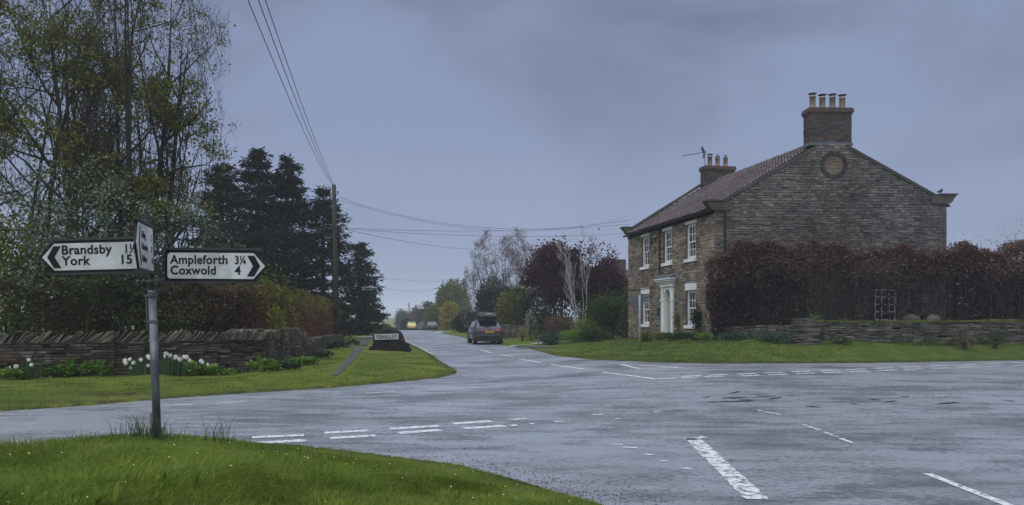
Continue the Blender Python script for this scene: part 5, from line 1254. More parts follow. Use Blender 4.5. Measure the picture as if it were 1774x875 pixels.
# --- plants along the foot of the left wall
def leafy(name, label, px, py, half_px, h_px, m, seed, n, w=.105, cat='plant', group='leafy plants along the wall foot', up=1.2, Yoff=-.25, flop=.5):
    X, Y = onroad(px, py); Y += Yoff; X = (px-CX)*Y/F; rg = random.Random(seed); h = h_px*Y/F; hw = half_px*Y/F; mb = MB(); z = T(X, Y)
    for i in range(int(n*1.35)):
        a = rg.uniform(0, 2*pi); t = math.sqrt(rg.random()); c = Vector((math.cos(a)*t*hw, math.sin(a)*t*min(hw, .28), h*rg.uniform(.05, .72)*(1-.45*t)))
        blade_leaf(mb, c, (math.cos(a+rg.gauss(0, .6)), math.sin(a+rg.gauss(0, .6))-.35, rg.uniform(.2, up)), rg.uniform(.5, 1.)*h*.62, w*rg.uniform(.7, 1.3), rg.uniform(.2, .9)*flop*1.6, 3)
    o = mb.build(name, m, None, True); o.location = (X, Y, z); return tag(o, label, cat, group)
leafy('leafy_plant', 'bright green leafy plant by the wall, left half of the pair beside the first daffodils', 104, 657, 32, 32, L_BRIGHT, 71, 130)
leafy('leafy_plant', 'bright green leafy plant by the wall, narrower one of the pair nearer the signpost', 164, 656, 30, 32, L_BRIGHT, 72, 110)
leafy('leafy_plant', 'dull green leafy clump at the photo\'s very edge below the wall', 8, 664, 30, 26, L_BRIGHT, 73, 90)
leafy('leafy_plant', 'low leaves in front of the wall just beside the first daffodils', 38, 662, 20, 20, L_GREEN, 74, 60)
leafy('leafy_plant', 'leafy clump under the wall between post and daffodils, dark and broad', 322, 654, 24, 30, L_BRIGHT, 75, 100)
leafy('leafy_plant', 'small upright leafy clump at the wall with two white flowers above', 362, 653, 13, 26, L_BRIGHT, 76, 60)
leafy('leafy_plant', 'low weeds at the wall foot, midway between daffodils and wooden posts', 398, 652, 16, 14, L_BRIGHT, 77, 50)
leafy('leafy_plant', 'thin low weeds at the wall foot next to the big leafy clump', 424, 651, 14, 12, L_BLUE, 78, 40)
leafy('leafy_plant', 'large bright leafy clump against the wall before the first wooden post', 456, 649, 26, 28, L_BRIGHT, 79, 120)
leafy('leafy_plant', 'grey-green leafy clump below the first wooden post', 492, 644, 26, 22, L_BLUE, 80, 110)
leafy('leafy_plant', 'bright leaves at the foot of the second wooden post', 528, 636, 24, 20, L_BRIGHT, 81, 110)
leafy('leafy_plant', 'trailing bluish leaves along the low rubble wall', 556, 626, 22, 18, L_BLUE, 82, 100)
leafy('leafy_plant', 'bluish bulb leaves at the foot of the near telegraph pole', 583, 608, 24, 16, L_BLUE, 83, 110)
leafy('leafy_plant', 'pale bluish bulb leaves beyond the telegraph pole by the footpath', 606, 600, 16, 14, L_BLUE, 84, 90)
def daffs(label, px, py, half_px, h_px, heads, seed):
    X, Y = onroad(px, py); Y -= .35; X = (px-CX)*Y/F; z = T(X, Y); rg = random.Random(seed); s = Y/F
    root = empty('daffodil_clump', (X, Y, z), 0, label, 'flowers', 'white daffodils by the wall'); mb = MB(); hw = half_px*s; h = h_px*s
    for i in range(int(40+half_px*4)):
        x = rg.gauss(0, hw*.38); a = math.copysign(abs(x)/hw, x); t = rg.uniform(.6, 1.)*h; ln = a*.35*t+rg.gauss(0, .05); w = .011
        y = rg.gauss(0, .07); mb.add([(x-w, y, 0), (x+w, y, 0), (x+ln*.45+w, y-.02, t*.6), (x+ln*.45-w, y-.02, t*.6), (x+ln, y-.05, t)], [(0, 1, 2, 3), (3, 2, 4)])
    mb.build('leaves', L_DAFF, root)
    for (dx, dy) in heads:
        c = Vector(((dx)*s, -.10+rg.gauss(0, .04), EYE-(dy-HY)*s-z)); m = MB(); m.tube([(c.x*.6, 0, 0), (c.x*.85, -.03, c.z*.6), c+Vector((0, .02, 0))], .006, 4, False); st = m.build('flower_stem', L_DAFF, root)
        m = MB(); tilt = Matrix.Translation(c) @ Matrix.Rotation(rg.uniform(-.7, .7), 4, 'Z') @ Matrix.Rotation(rg.uniform(1.2, 1.8), 4, 'X') @ Matrix.Rotation(rg.uniform(0, 1), 4, 'Z'); r = .066*rg.uniform(.9, 1.2)
        for k in range(6):
            a = 2*pi*k/6; ca, sa = math.cos(a), math.sin(a); m.add([(0, 0, 0), (ca*r*.55-sa*r*.33, sa*r*.55+ca*r*.33, r*.12), (ca*r, sa*r, rg.uniform(-.01, .02)), (ca*r*.55+sa*r*.33, sa*r*.55-ca*r*.33, r*.12)], [(0, 1, 2, 3)], tilt)
        m.lathe([(.02, 0), (.03, .02), (.034, .035)], 8, tilt); m.build('flower_head', PETAL, st)
    return root
daffs('white double daffodils at the wall near the photo\'s edge', 52, 661, 15, 32, [(-24, 636), (-32, 636), (-9, 624), (5, 632)], 91) if False else None
daffs('small white daffodil clump at the wall, farthest from the signpost', 51, 662, 14, 34, [(-28, 637), (-19, 634), (2, 623), (7, 632)], 91)
daffs('white daffodil clump just beside the signpost, six or more heads', 243, 656, 20, 36, [(-22, 624), (-20, 628), (-12, 622), (-8, 628), (4, 623), (16, 617), (20, 620), (-14, 637), (17, 633)], 92)
daffs('densest white daffodil clump on the far side of the signpost', 297, 655, 28, 38, [(-6, 612), (-8, 617), (-2, 616), (6, 622), (10, 618), (18, 622), (24, 618), (30, 619), (34, 624), (29, 618)], 93)
daffs('last pair of white daffodils toward the wooden posts', 355, 652, 9, 26, [(-5, 625), (-2, 628), (8, 632)], 94)
L_BEECHK = leaf('dark_beech_leaf', (.028,.020,.018), (.065,.046,.040), (.11,.075,.06))  # darker beech leaf tone, mostly in the hedge's lower part
# --- the tall beech hedge at the house gable
HY_ = [ray(1226, 590, 28.6)[:2], ray(1238, 590, 27.75)[:2], ray(1400, 590, 27.35)[:2], ray(1600, 590, 27.6)[:2], ray(1860, 590, 28.9)[:2]]
def hd(u, v, s, z):
    left = np.clip(1-(s-2.4)/.5, 0, 1); colm = np.exp(-((s-3.5)/.75)**2)
    up_ = np.clip((v-.60)/.14, 0, 1)
    low = .22*np.exp(-((s-7.7)/.7)**2)+.06+.17*(np.sin(s*2.7)*np.sin(s*6.1+z*2) > .1)
    return np.clip(np.maximum(np.maximum(left*.95, colm*.9), np.maximum(up_*.95, low)), 0, 1)
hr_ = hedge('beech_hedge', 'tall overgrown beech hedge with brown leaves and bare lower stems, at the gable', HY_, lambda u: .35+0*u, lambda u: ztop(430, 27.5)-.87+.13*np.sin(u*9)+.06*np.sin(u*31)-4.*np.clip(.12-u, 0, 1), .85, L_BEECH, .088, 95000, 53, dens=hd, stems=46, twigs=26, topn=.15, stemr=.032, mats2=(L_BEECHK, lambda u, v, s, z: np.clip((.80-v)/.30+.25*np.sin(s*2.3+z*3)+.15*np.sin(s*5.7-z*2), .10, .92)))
bush('thin_sapling', 'thin leafless sapling tops rising over the hedge at the house corner', 'shrub', 1655, 31, 385, 40, TWIG, .2, 500, 54, asp=.05, lumps=8, group='bare shrubs behind the beech hedge')
bush('thin_sapling', 'bare twiggy shrub above the hedge at the photo\'s edge', 'shrub', 1745, 31, 372, 70, TWIG, .26, 900, 55, asp=.045, lumps=10, group='bare shrubs behind the beech hedge')
bush('thin_sapling', 'faint greenish twigs against the middle of the gable wall', 'shrub', 1470, 28.0, 345, 48, L_OLIVE, .06, 420, 56, asp=.4, lumps=9, hollow=.1, stems=14, group='bare shrubs behind the beech hedge')
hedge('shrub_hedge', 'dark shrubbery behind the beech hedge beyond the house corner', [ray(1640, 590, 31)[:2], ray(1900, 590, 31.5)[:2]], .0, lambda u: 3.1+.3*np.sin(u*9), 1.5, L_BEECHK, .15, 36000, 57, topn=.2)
# --- planting at the house
def B(name, label, px, Y, top, half, m, ls, n, seed, **k): return bush(name, label, k.pop('cat', 'bush'), px, Y, top, half, m, ls, n, seed, group=k.pop('group', 'bushes in the house border'), **k)
B('box_bush', 'rounded dark green bush beside the sign post at the house front', 1121, 31.5, 574, 14, L_LIME, .055, 1200, 101)
B('box_bush', 'rounded bush with yellow top next to the front door', 1145, 32, 575, 14, L_LIME, .055, 1200, 102)
B('climbing_rose', 'climbing shrub on the wall between front door and ground floor window', 1181, 31.6, 526, 16, L_OLIVE, .075, 900, 103, hollow=.1, stems=8, group='climbers on the house front')
B('climbing_rose', 'dark climber covering the corner of the ground floor window', 1214, 29.6, 522, 20, L_YEW, .08, 1500, 104, hollow=.1, stems=8, group='climbers on the house front')
B('border_plant', 'low green border plants under the window by the front door', 1180, 30, 578, 34, L_GREEN, .07, 1700, 105)
B('border_plant', 'reddish border plant below the dark climber', 1206, 28.6, 580, 16, L_COP, .06, 400, 106)
B('border_plant', 'green border plant at the house corner', 1222, 27.9, 576, 22, L_BRIGHT, .06, 700, 107)
B('border_plant', 'bluish foliage in front of the grey rubble wall', 1268, 26.8, 577, 28, L_BLUE, .06, 1100, 108, depth=.5)
B('border_plant', 'bluish bush spilling over the lawn before the broken pier', 1345, 25.9, 574, 36, L_BLUE, .06, 1800, 109, depth=.6)
B('border_plant', 'small bright leaves growing on the pier and wall end', 1412, 26.0, 570, 22, L_YEW, .06, 600, 110, depth=.35)
B('border_plant', 'pale flowering ground cover along the mossy wall foot', 1458, 25.9, 583, 24, L_BLUE, .05, 420, 111, depth=.3, flowers=(L_LIME, 120, .05))
B('border_plant', 'heap of dead red-brown stems against the mossy wall', 1672, 26.4, 562, 26, L_BEECHD, .16, 380, 112, asp=.12, depth=.4)
B('border_plant', 'fern-like green tuft growing out of the mossy wall top', 1412, 26.7, 549, 10, L_BRIGHT, .09, 90, 113, asp=.25, z0=.5)
B('border_plant', 'second small tuft on the mossy wall, under the hidden window', 1464, 26.8, 556, 7, L_BRIGHT, .08, 60, 114, asp=.25, z0=.6)
B('border_plant', 'green weeds along the wall foot near the photo\'s edge', 1722, 26.6, 572, 22, L_GREEN, .06, 380, 115, depth=.3)
# fallen leaves and low tufts on the lawn
nX = nr.uniform(6, 11, 260); nY = nr.uniform(22.5, 26, 260); specks('fallen_leaves', nX, nY, .03, .02, mat('pale_leaf', (.20,.16,.07), (.28,.22,.10)))
# --- garden beyond, along the street
B('privet_bush', 'loose mid green shrub behind the garden gate', 1058, 41, 498, 50, L_GREEN, .12, 6500, 121, group='garden shrubs along the street', hollow=.2)
B('privet_bush', 'brown-leaved shrub at the far house corner behind the road sign', 1092, 39.5, 520, 20, L_BEECHD, .09, 1200, 122, group='garden shrubs along the street')
B('slender_sapling', 'slender sapling with orange-green buds against the far end of the house', 1083, 39.5, 450, 14, L_OLIVE, .09, 240, 123, cat='tree', hollow=.1, stems=6, group='garden shrubs along the street')
B('ground_cover', 'broad dark green ground cover at the lawn edge, nearest the gate', 1030, 39.5, 567, 30, L_GREEN, .08, 3000, 124, group='low planting at the lawn edge')
B('ground_cover', 'bright green ground cover, middle of the planted lawn edge', 998, 42, 569, 32, L_BRIGHT, .08, 2600, 125, group='low planting at the lawn edge')
B('ground_cover', 'bluish ground cover spreading towards the street', 964, 43, 571, 38, L_BLUE, .09, 2800, 126, group='low planting at the lawn edge')
B('garden_bush', 'arching yellow-green bush at the foot of the white-stemmed birch', 1014, 43.5, 546, 32, L_LIME, .10, 1900, 127, group='garden shrubs along the street')
B('garden_bush', 'dark red-brown shrub under the copper tree', 965, 47, 543, 36, L_BEECHD, .10, 2800, 128, group='garden shrubs along the street')
B('garden_bush', 'dark evergreen shrub beneath the copper tree crown', 945, 49, 528, 32, L_YEW, .11, 3200, 129, group='garden shrubs along the street')
B('garden_bush', 'yellow rounded bush at the driveway, brightest of its pair', 905, 50, 564, 10, L_GOLD, .07, 700, 130, group='garden shrubs along the street')
B('garden_bush', 'yellow-edged rounded bush nearer the birch', 936, 48.5, 561, 11, L_GOLD, .07, 620, 131, group='garden shrubs along the street')
B('garden_bush', 'white flowering bush beneath the copper tree', 919, 51, 535, 12, L_GREEN, .07, 500, 132, flowers=(L_BLOS, 800, .09), group='garden shrubs along the street')
B('garden_bush', 'small crimson flowering bush beside the white one', 934, 51.5, 534, 8, L_COP, .07, 300, 133, flowers=(REDP, 70, .07), group='garden shrubs along the street')
B('flower_border', 'flower border with red tulips beside the grey car', 878, 55, 574, 20, L_BLUE, .08, 700, 134, flowers=(REDP, 60, .09), group='low planting at the lawn edge')
B('garden_bush', 'golden green clump low at the driveway edge', 920, 49.5, 578, 10, L_LIME, .06, 350, 135, group='low planting at the lawn edge')
tree('copper_beech', 'dark purple-leaved tree behind the white-stemmed birch', 'tree', 985, 52, 425, 84, L_COP, .19, 36000, 141, stems=3, levels=3, kids=(7, 6, 5), ang=48, ratio=.55, up=.12, wig=.13, dome=True, base_sp=.45, r0=.14, sig=.34, keep=clumpkeep(1.1, -.35, 3))
tree('birch_tree', 'pale multi-stemmed birch, leafless, in front of the purple tree', 'tree', 1004, 45.5, 396, 34, L_OLIVE, .06, 0, 142, stems=6, levels=3, kids=(5, 5, 4), ang=28, ratio=.42, up=.22, wig=.09, first=.35, base_sp=.42, r0=.042, bark=BIRCH, lean=(-.06, 0))
tree('blossom_tree', 'large sparse tree in pale pink blossom and bronze leaf', 'tree', 880, 74, 388, 80, L_PINK, .14, 9000, 143, stems=6, levels=4, kids=(8, 6, 4, 3), ang=58, ratio=.6, up=.02, dome=True, wig=.12, first=.22, base_sp=.85, r0=.16, sig=.14, minlev=3)
bush('garden_tree', 'dark green rounded tree behind the roof-boxed car', 'tree', 858, 78, 474, 34, L_YEW, 0.24, 9360, 144, lumps=14, group='garden trees along the street')
bush('garden_tree', 'olive leafy tree between the dark green tree and the purple one', 'tree', 892, 66, 492, 36, L_OLIVE, 0.22, 9360, 145, lumps=14, hollow=.3, group='garden trees along the street')
conifer('spruce_tree', 'small dark layered conifer left of the dark green rounded tree', 832, 84, 500, 14, 146, dens=.6, wob=.4, group='garden trees along the street', ls=.4)
bush('garden_tree', 'golden-yellow rounded tree by the parked dark car', 'tree', 779, 108, 523, 17, L_GOLD, 0.30, 5400, 147, lumps=10, group='garden trees along the street')
bush('garden_tree', 'tall pale green tree behind the pole among the gardens', 'tree', 790, 135, 485, 34, L_OLIVE, 0.39, 9000, 148, lumps=16, group='garden trees along the street')
bush('garden_tree', 'grey-green tall tree, highest of the misty group', 'tree', 783, 165, 478, 38, L_GREEN, 0.45, 9000, 149, lumps=16, group='garden trees along the street')
bush('garden_tree', 'white-blossomed shrub tree beside the dark pole', 'tree', 808, 92, 528, 24, L_GREEN, 0.21, 3240, 150, flowers=(L_BLOS, 1500, .15), lumps=10, group='garden trees along the street')
bush('garden_tree', 'dark shrub tree at the foot of the pole among the gardens', 'tree', 800, 84, 545, 20, L_YEW, 0.21, 3960, 151, lumps=8, group='garden trees along the street')
bush('garden_tree', 'brownish green tree above the parked dark cars', 'tree', 752, 125, 529, 24, L_OLIVE, 0.33, 5400, 152, lumps=10, group='garden trees along the street')
bush('garden_tree', 'misty dark tree behind the pair of parked cars', 'tree', 742, 160, 520, 24, L_YEW, 0.39, 5760, 153, lumps=12, group='garden trees along the street')
bush('garden_tree', 'misty blossom-grey tree beside the faint far pole', 'tree', 722, 185, 527, 18, L_BEECHD, 0.42, 4320, 154, lumps=10, group='garden trees along the street')
bush('garden_tree', 'hazy pale green tree where the street vanishes', 'tree', 700, 200, 535, 16, L_GREEN, 0.45, 4680, 155, lumps=10, group='garden trees along the street')
bush('garden_tree', 'low dark hedge tree behind the yellow car', 'tree', 706, 150, 553, 12, L_YEW, 0.30, 2700, 156, lumps=6, group='garden trees along the street')
bush('garden_tree', 'dark shrubs behind the single parked car', 'tree', 775, 116, 552, 16, L_YEW, 0.27, 3240, 157, lumps=8, group='garden trees along the street')
B('garden_bush', 'tiny yellow-green bush right beside the parked dark car', 763, 112, 565, 5, L_LIME, .14, 300, 158, group='garden shrubs along the street')
dry_wall('garden_wall', 'low mossy garden wall behind the flower borders by the gate', [(1.6, 52), (5.4, 45.2)], lambda u: .95, .4, WALLST, 'flat', n_ind=50, hr=(.09, .16), wr=(.2, .5), seed=15, cope_m=WALLST)
dry_wall('garden_wall', 'short rubble wall between the gate and the house corner', [(6.3, 42.0), (7.6, 39.6)], lambda u: .95, .4, WALLST, 'flat', n_ind=50, hr=(.09, .16), wr=(.2, .5), seed=16, cope_m=WALLST)
dry_wall('garden_wall', 'garden wall behind red tulips beside the grey car', [(-3.2, 62), (1.2, 56)], lambda u: .9, .4, WALLST2, 'flat', n_ind=40, hr=(.1, .17), wr=(.25, .6), seed=17, cope_m=WALLST2)
hedge('garden_hedge', 'dark evergreen hedge behind the shrubs under the purple tree', [(-3.5, 72), (2.2, 63), (8.5, 57), (12, 55)], .1, lambda u: 3.7+.4*np.sin(u*9), 1.8, L_YEW, .17, 26000, 160, topn=.2)
# wooden garden gate
gg = gp(1064, 42.8); gt = empty('garden_gate', gg, R(-25), 'weathered wooden garden gate with posts, between rubble walls', 'gate')
for x in (-.62, .56):
    mb = MB(); mb.box(x-.06, -.06, -.2, x+.06, .06, 1.55 if x < 0 else 1.2); mb.build('gate_post', TIMBER, gt)
mb = MB(); mb.box(-.95, -.05, -.2, -.86, .04, 1.75); mb.build('gate_post', TIMBER, gt)
for z in (.2, .62, 1.08):
    mb = MB(); mb.box(-.56, -.03, z, .5, .02, z+.09); mb.build('rail', TIMBER, gt)
mb = MB(); mb.add([(-.5, -.045, .29), (-.4, -.045, .29), (.44, -.045, 1.08), (.34, -.045, 1.08), (-.5, -.032, .29), (-.4, -.032, .29), (.44, -.032, 1.08), (.34, -.032, 1.08)], [(0, 1, 2, 3), (7, 6, 5, 4), (0, 4, 5, 1), (1, 5, 6, 2), (2, 6, 7, 3), (3, 7, 4, 0)]); mb.build('brace', TIMBER, gt)
for k in range(5):
    mb = MB(); mb.box(-.5+.22*k, .021, .1, -.44+.22*k, .04, 1.15); mb.build('slat', TIMBER, gt)
# the cottage beyond
cg = gp(1076, 58); ch_ = empty('far_cottage', cg, R(12), 'far cottage with reddish roof and white window behind the garden shrubs', 'house')
mb = MB(); mb.box(-1.4, 0, -.3, 4, 6, 3.4); mb.build('wall', GSTONE, ch_)
mb = MB(); mb.add([(-1.6, -.3, 3.3), (4.2, -.3, 3.3), (4.2, 3, 5.3), (-.3, 3, 5.3), (-1.6, 6.3, 3.3), (4.2, 6.3, 3.3)], [(0, 1, 2, 3), (4, 3, 2, 5), (0, 3, 4), (1, 5, 2)]); mb.build('roof', TILE, ch_)
mb = MB(); mb.box(-.35, -.08, 1.9, .45, .0, 3.1); wf = mb.build('window', WHITE, ch_)
for i in range(2):
    for j in range(3): mb = MB(); mb.box(-.28+.35*i, -.095, 1.98+.36*j, .03+.35*i, -.082, 2.28+.36*j); mb.build('pane', GLASS, wf)
mb = MB(); mb.box(.3, 2.4, 4.6, 1.3, 3.3, 6.1); mb.build('chimney', BRICK, ch_)
mb = MB(); mb.tube([(.25, 2.4, 5), (.25, 2.4, 6.9)], .025, 4); mb.tube([(.3, 2.4, 6.85), (-.5, 2.4, 6.8)], .02, 4); mb.build('aerial', GALV, ch_)
# brown noticeboard back beside the car
nb = gp(824, 62); nbr = empty('notice_board', nb, R(-8), 'dark brown board with rounded corners behind the roof-boxed car', 'board')
w_ = 14*62/F; z1 = ztop(541, 62)-nb.z; mb = MB(); ol = [(-w_*.95, .5), (w_, .5), (w_, z1-.2), (w_-.06, z1-.06), (w_-.2, z1), (-w_+.2, z1), (-w_+.06, z1-.06), (-w_, z1-.2)]
mb.prism(ol, -.05, .05); mb.build('panel', mat('brown_board', (.020,.012,.011), (.035,.022,.02), .7, 3), nbr)
for x in (-w_*.7, w_*.7): mb = MB(); mb.box(x-.05, .051, -.1, x+.05, .12, z1-.1); mb.build('leg', TIMBER, nbr)
# ------------------------------------------------------------------ cars
def car(name, label, loc, rz, st, hw, paint, wheel_y, wr=.33, group=None, detail=False, z_sill=.22, tum=.76, plate_m=None, cat='car', rearwin=None, sidewin=None):
    """st: stations (y, half-width factor, belt z, roof z) from the rear bumper forward"""
    root = empty(name, loc, rz, label, cat, group); vs = []; n = 9
    for (y, f, zb, zr) in st:
        w = hw*f; tw = w*tum if zr-zb > .12 else w*.86
        dz = zr-zb
        vs += [(w*.0, y, z_sill+.02), (w*.86, y, z_sill), (w*.97, y, z_sill+.14), (w, y, z_sill+(zb-z_sill)*.55), (w*.965, y, zb), (w*.955-(w*.955-tw)*.5, y, zb+dz*.55), (tw*1.0, y, zb+dz*.90), (tw*.80, y, zb+dz*.985), (0, y, zr)]
    fs = []; m = len(st)
    for i in range(m-1):
        for k in range(n-1): fs.append((i*n+k, (i+1)*n+k, (i+1)*n+k+1, i*n+k+1))
    full = list(vs)+[(-x, y, z) for x, y, z in vs]; o = m*n
    fs += [tuple(o+i for i in f)[::-1] for f in fs]
    fs.append(tuple(range(n))); fs.append(tuple(o+k for k in range(n))[::-1])
    e = (m-1)*n; fs.append(tuple(e+k for k in range(n))[::-1]); fs.append(tuple(o+e+k for k in range(n)))
    mb = MB(); mb.add(full, fs); body = mb.build('body', paint, root, True)
    mod = body.modifiers.new('merge', 'WELD'); mod.merge_threshold = .001; md = body.modifiers.new('bev', 'SUBSURF'); md.levels = 1; md.render_levels = 1
    P = lambda i, k, s=1: Vector((vs[i*n+k][0]*s, vs[i*n+k][1], vs[i*n+k][2]))
    GL = bpy.data.materials.get('car_glass') or mat('car_glass', (.006,.007,.008), (.010,.011,.012), .05, 2, spec=.8, dirt=.05)
    def pane(a, b, c, d, nm, inset=.06, out=.012, m_=None):
        q = [a, b, c, d]; ce = (a+b+c+d)/4; nn_ = (b-a).cross(d-a).normalized()
        if nn_.dot(ce-Vector((0, (st[0][0]+st[-1][0])/2, .7))) < 0: nn_ = -nn_
        q = [p.lerp(ce, inset)+nn_*out for p in q]; mb = MB(); back = [p-nn_*.02 for p in q]
        mb.add(q+back, [(0, 1, 2, 3), (0, 4, 5, 1), (1, 5, 6, 2), (2, 6, 7, 3), (3, 7, 4, 0)]); return mb.build(nm, m_ or GL, root)
    ri = rearwin or (1, 2); L_ = lambda i, j, t, k, s: P(i, k, s).lerp(P(j, k, s), t)
    zlo = .10; i, j = ri
    mid = lambda t, s: P(i, 6, s).lerp(P(j, 6, s), t)*.96
    lo = P(i, 4); hi = P(j, 7)
    a, b = Vector((-lo.x*.80, lo.y+.03, lo.z+.04)), Vector((lo.x*.80, lo.y+.03, lo.z+.04)); c, d = Vector((hi.x*1.02, hi.y, hi.z-.06)), Vector((-hi.x*1.02, hi.y, hi.z-.06))
    pane(a, b, c, d, 'rear_window', .04, .035)
    for (i, j) in (sidewin or ((2, 3), (3, 4))):
        for s in (1, -1): pane(P(i, 4, s).lerp(P(i, 6, s), .10), P(j, 4, s).lerp(P(j, 6, s), .10), P(j, 4, s).lerp(P(j, 6, s), .92), P(i, 4, s).lerp(P(i, 6, s), .92), 'side_window', .07, .022)
    for y in wheel_y:
        for s in (1, -1):
            M = Matrix.Translation((s*(hw*.97-.09), y, wr)) @ Matrix.Rotation(pi/2, 4, 'Y'); t = MB(); t.lathe([(wr*.62, -.11), (wr*.93, -.115), (wr, -.08), (wr, .08), (wr*.93, .115), (wr*.62, .11)], 20, M); w = t.build('wheel', RUBBER, root, True)
            if detail:
                t = MB(); t.lathe([(wr*.60, -.09), (wr*.60, .09)], 16, M); t.lathe([(wr*.62, s*.112), (wr*.55, s*.118), (wr*.2, s*.10), (.02, s*.10)], 16, M)
                t.build('rim', bpy.data.materials.get('alloy') or mat('alloy', (.22,.22,.23), (.3,.3,.31), .35, 3, metal=.8), w)
            t = MB(); t.lathe([(wr*1.14, -.03), (wr*1.16, .0), (wr*1.14, .03)], 20, Matrix.Translation((s*(hw*.985-.02), y, wr+.02)) @ Matrix.Rotation(pi/2, 4, 'Y')); t.build('wheel_arch', BLACKM, root)
    return root, P
GREYP = mat('grey_car_paint', (.020,.021,.024), (.028,.029,.032), .3, 1, spec=.5, coat=.35, dirt=.12)
TRIM = mat('car_trim', (.014,.014,.015), (.022,.022,.023), .6, 3)
REDL = mat('tail_lamp', (.42,.03,.05), (.55,.06,.08), .15, 3, spec=.7)
PLATEY = mat('yellow_plate', (.55,.33,.04), (.62,.38,.05), .5, 5)
st_ = [(0, .90, .82, .90), (.05, .965, 1.02, 1.09), (.52, .985, 1.07, 1.50), (1.05, 1.0, 1.06, 1.57), (2.1, 1.0, 1.03, 1.60), (2.75, 1.0, 1.01, 1.50), (3.45, .98, 1.0, 1.04), (4.05, .93, .90, .93), (4.36, .80, .74, .78)]
cl_ = gp(848, 46.8); RZ = R(10.5)
suv, P = car('grey_car', 'grey crossover car with black roof box, seen from behind on the street', cl_, RZ, st_, .92, GREYP, (.78, 3.42), .345, detail=True, rearwin=(1, 2), sidewin=((2, 3), (3, 4), (4, 5)))
mb = MB(); mb.box(-.80, -.05, .24, .80, .12, .50); mb.box(-.86, .0, .50, .86, .10, .56); o = mb.build('lower_bumper', TRIM, suv)
bv = o.modifiers.new('bevel', 'BEVEL'); bv.width = .04; bv.segments = 2
mb = MB(); mb.box(-.78, -.075, .58, .78, .05, .64); o = mb.build('bumper_ledge', GREYP, suv); bv = o.modifiers.new('bevel', 'BEVEL'); bv.width = .025; bv.segments = 2
for s in (1, -1):
    mb = MB(); q = [(s*.36, -.015, .90), (s*.36, -.015, .98), (s*.62, -.005, 1.03), (s*.86, .07, 1.05), (s*.915, .30, 1.04), (s*.915, .26, .94), (s*.85, .05, .87), (s*.6, -.01, .86)]
    mb.add([Vector(p) for p in q]+[Vector((p[0]*.9, p[1]+.12, p[2])) for p in q], [tuple(range(8)) if s > 0 else tuple(range(7, -1, -1))]+[(i, (i+1) % 8, (i+1) % 8+8, i+8) for i in range(8)]); tl = mb.build('tail_light', REDL, suv)
    mb = MB(); mb.box(s*.50-.09, -.035, .915, s*.50+.11, -.012, .945); mb.build('lamp_highlight', mat('pink_highlight', (.55,.45,.46), (.65,.55,.55), .2) if 'pink_highlight' not in bpy.data.materials else bpy.data.materials['pink_highlight'], tl)  # pale pinkish piece paints in the bright highlight on the tail light
    mb = MB(); mb.box(s*.93 if s > 0 else -1.10, 2.62, .98, 1.10 if s > 0 else -.93, 2.76, 1.13); o = mb.build('mirror', GREYP, suv); bv = o.modifiers.new('bevel', 'BEVEL'); bv.width = .035; bv.segments = 2
    mb = MB(); mb.tube([(s*.62, .65, 1.56), (s*.64, .9, 1.62), (s*.64, 2.3, 1.65), (s*.60, 2.6, 1.56)], .018, 6); mb.build('roof_rail', GALV, suv)
    mb = MB(); mb.box(s*.955-.012, 1.3, .93, s*.955+.012, 1.5, .955); mb.build('door_handle', GREYP, suv)
    mb = MB(); mb.box(s*.70-.06, -.062, .52, s*.70+.06, -.05, .56); mb.build('reflector', REDL, suv)
mb = MB(); mb.box(-.27, -.045, .755, .27, -.005, .885); pl = mb.build('number_plate', PLATEY, suv)
mb = MB()
for k in range(7): x = -.215+.064*k+(.035 if k > 3 else 0); mb.box(x, -.049, .785, x+.034, -.046, .855)
mb.build('plate_print', SIGNK, pl)
mb = MB(); mb.tube([(0, -.02, 1.14), (.05, -.02, 1.18), (-.42, .06, 1.19)], .012, 5); mb.build('wiper', TRIM, suv)
mb = MB(); mb.lathe([(.045, 0), (.045, .01), (.02, .015)], 14, Matrix.Translation((0, -.005, .975)) @ Matrix.Rotation(pi/2, 4, 'X')); mb.build('badge', GALV, suv)
mb = MB(); mb.box(-.62, .42, 1.50, .62, .62, 1.545); mb.build('rear_spoiler', GREYP, suv)
mb = MB()
for y in (1.0, 2.0): mb.box(-.66, y, 1.655, .66, y+.06, 1.685)
mb.build('roof_bars', TRIM, suv)
# the roof box: a rounded shell
prof = [(.10, .66, .10), (.22, .72, .27), (.8, .74, .36), (1.4, .72, .38), (1.95, .62, .30), (2.3, .42, .10)]
vs = []; fs = []; k_ = 12; BX = .0
ang_ = [pi*2*k/k_ for k in range(k_)]
for (y, w, h) in prof:
    for a in ang_:
        c, s = math.cos(a), math.sin(a); vs.append((BX+math.copysign(abs(c)**.45, c)*w*.82, y+.18+.06*s*(1 if y < .15 else 0), 1.70+h*.5+math.copysign(abs(s)**.6, s)*h*.52))
for i in range(len(prof)-1):
    for k in range(k_): fs.append((i*k_+k, i*k_+(k+1) % k_, (i+1)*k_+(k+1) % k_, (i+1)*k_+k))
fs.append(tuple(range(k_-1, -1, -1))); fs.append(tuple((len(prof)-1)*k_+k for k in range(k_)))
mb = MB(); mb.add(vs, fs); rb = mb.build('roof_box', mat('roof_box_black', (.008,.009,.011), (.012,.013,.015), .4, 2, spec=.4), suv, True)
mb = MB(); mb.box(-.60, .26, 1.805, .60, .30, 1.825); mb.box(-.60, .265, 1.76, .60, .30, 1.775); mb.build('seam', TRIM, rb)
mb = MB()
for k, (x, w) in enumerate(((-.16, .05), (-.10, .05), (-.04, .05), (.02, .04), (.08, .04), (.19, .018), (.225, .018))): mb.box(x, .215, 1.935, x+w, .30, 1.985)
mb.build('white_print', SIGNW, rb)
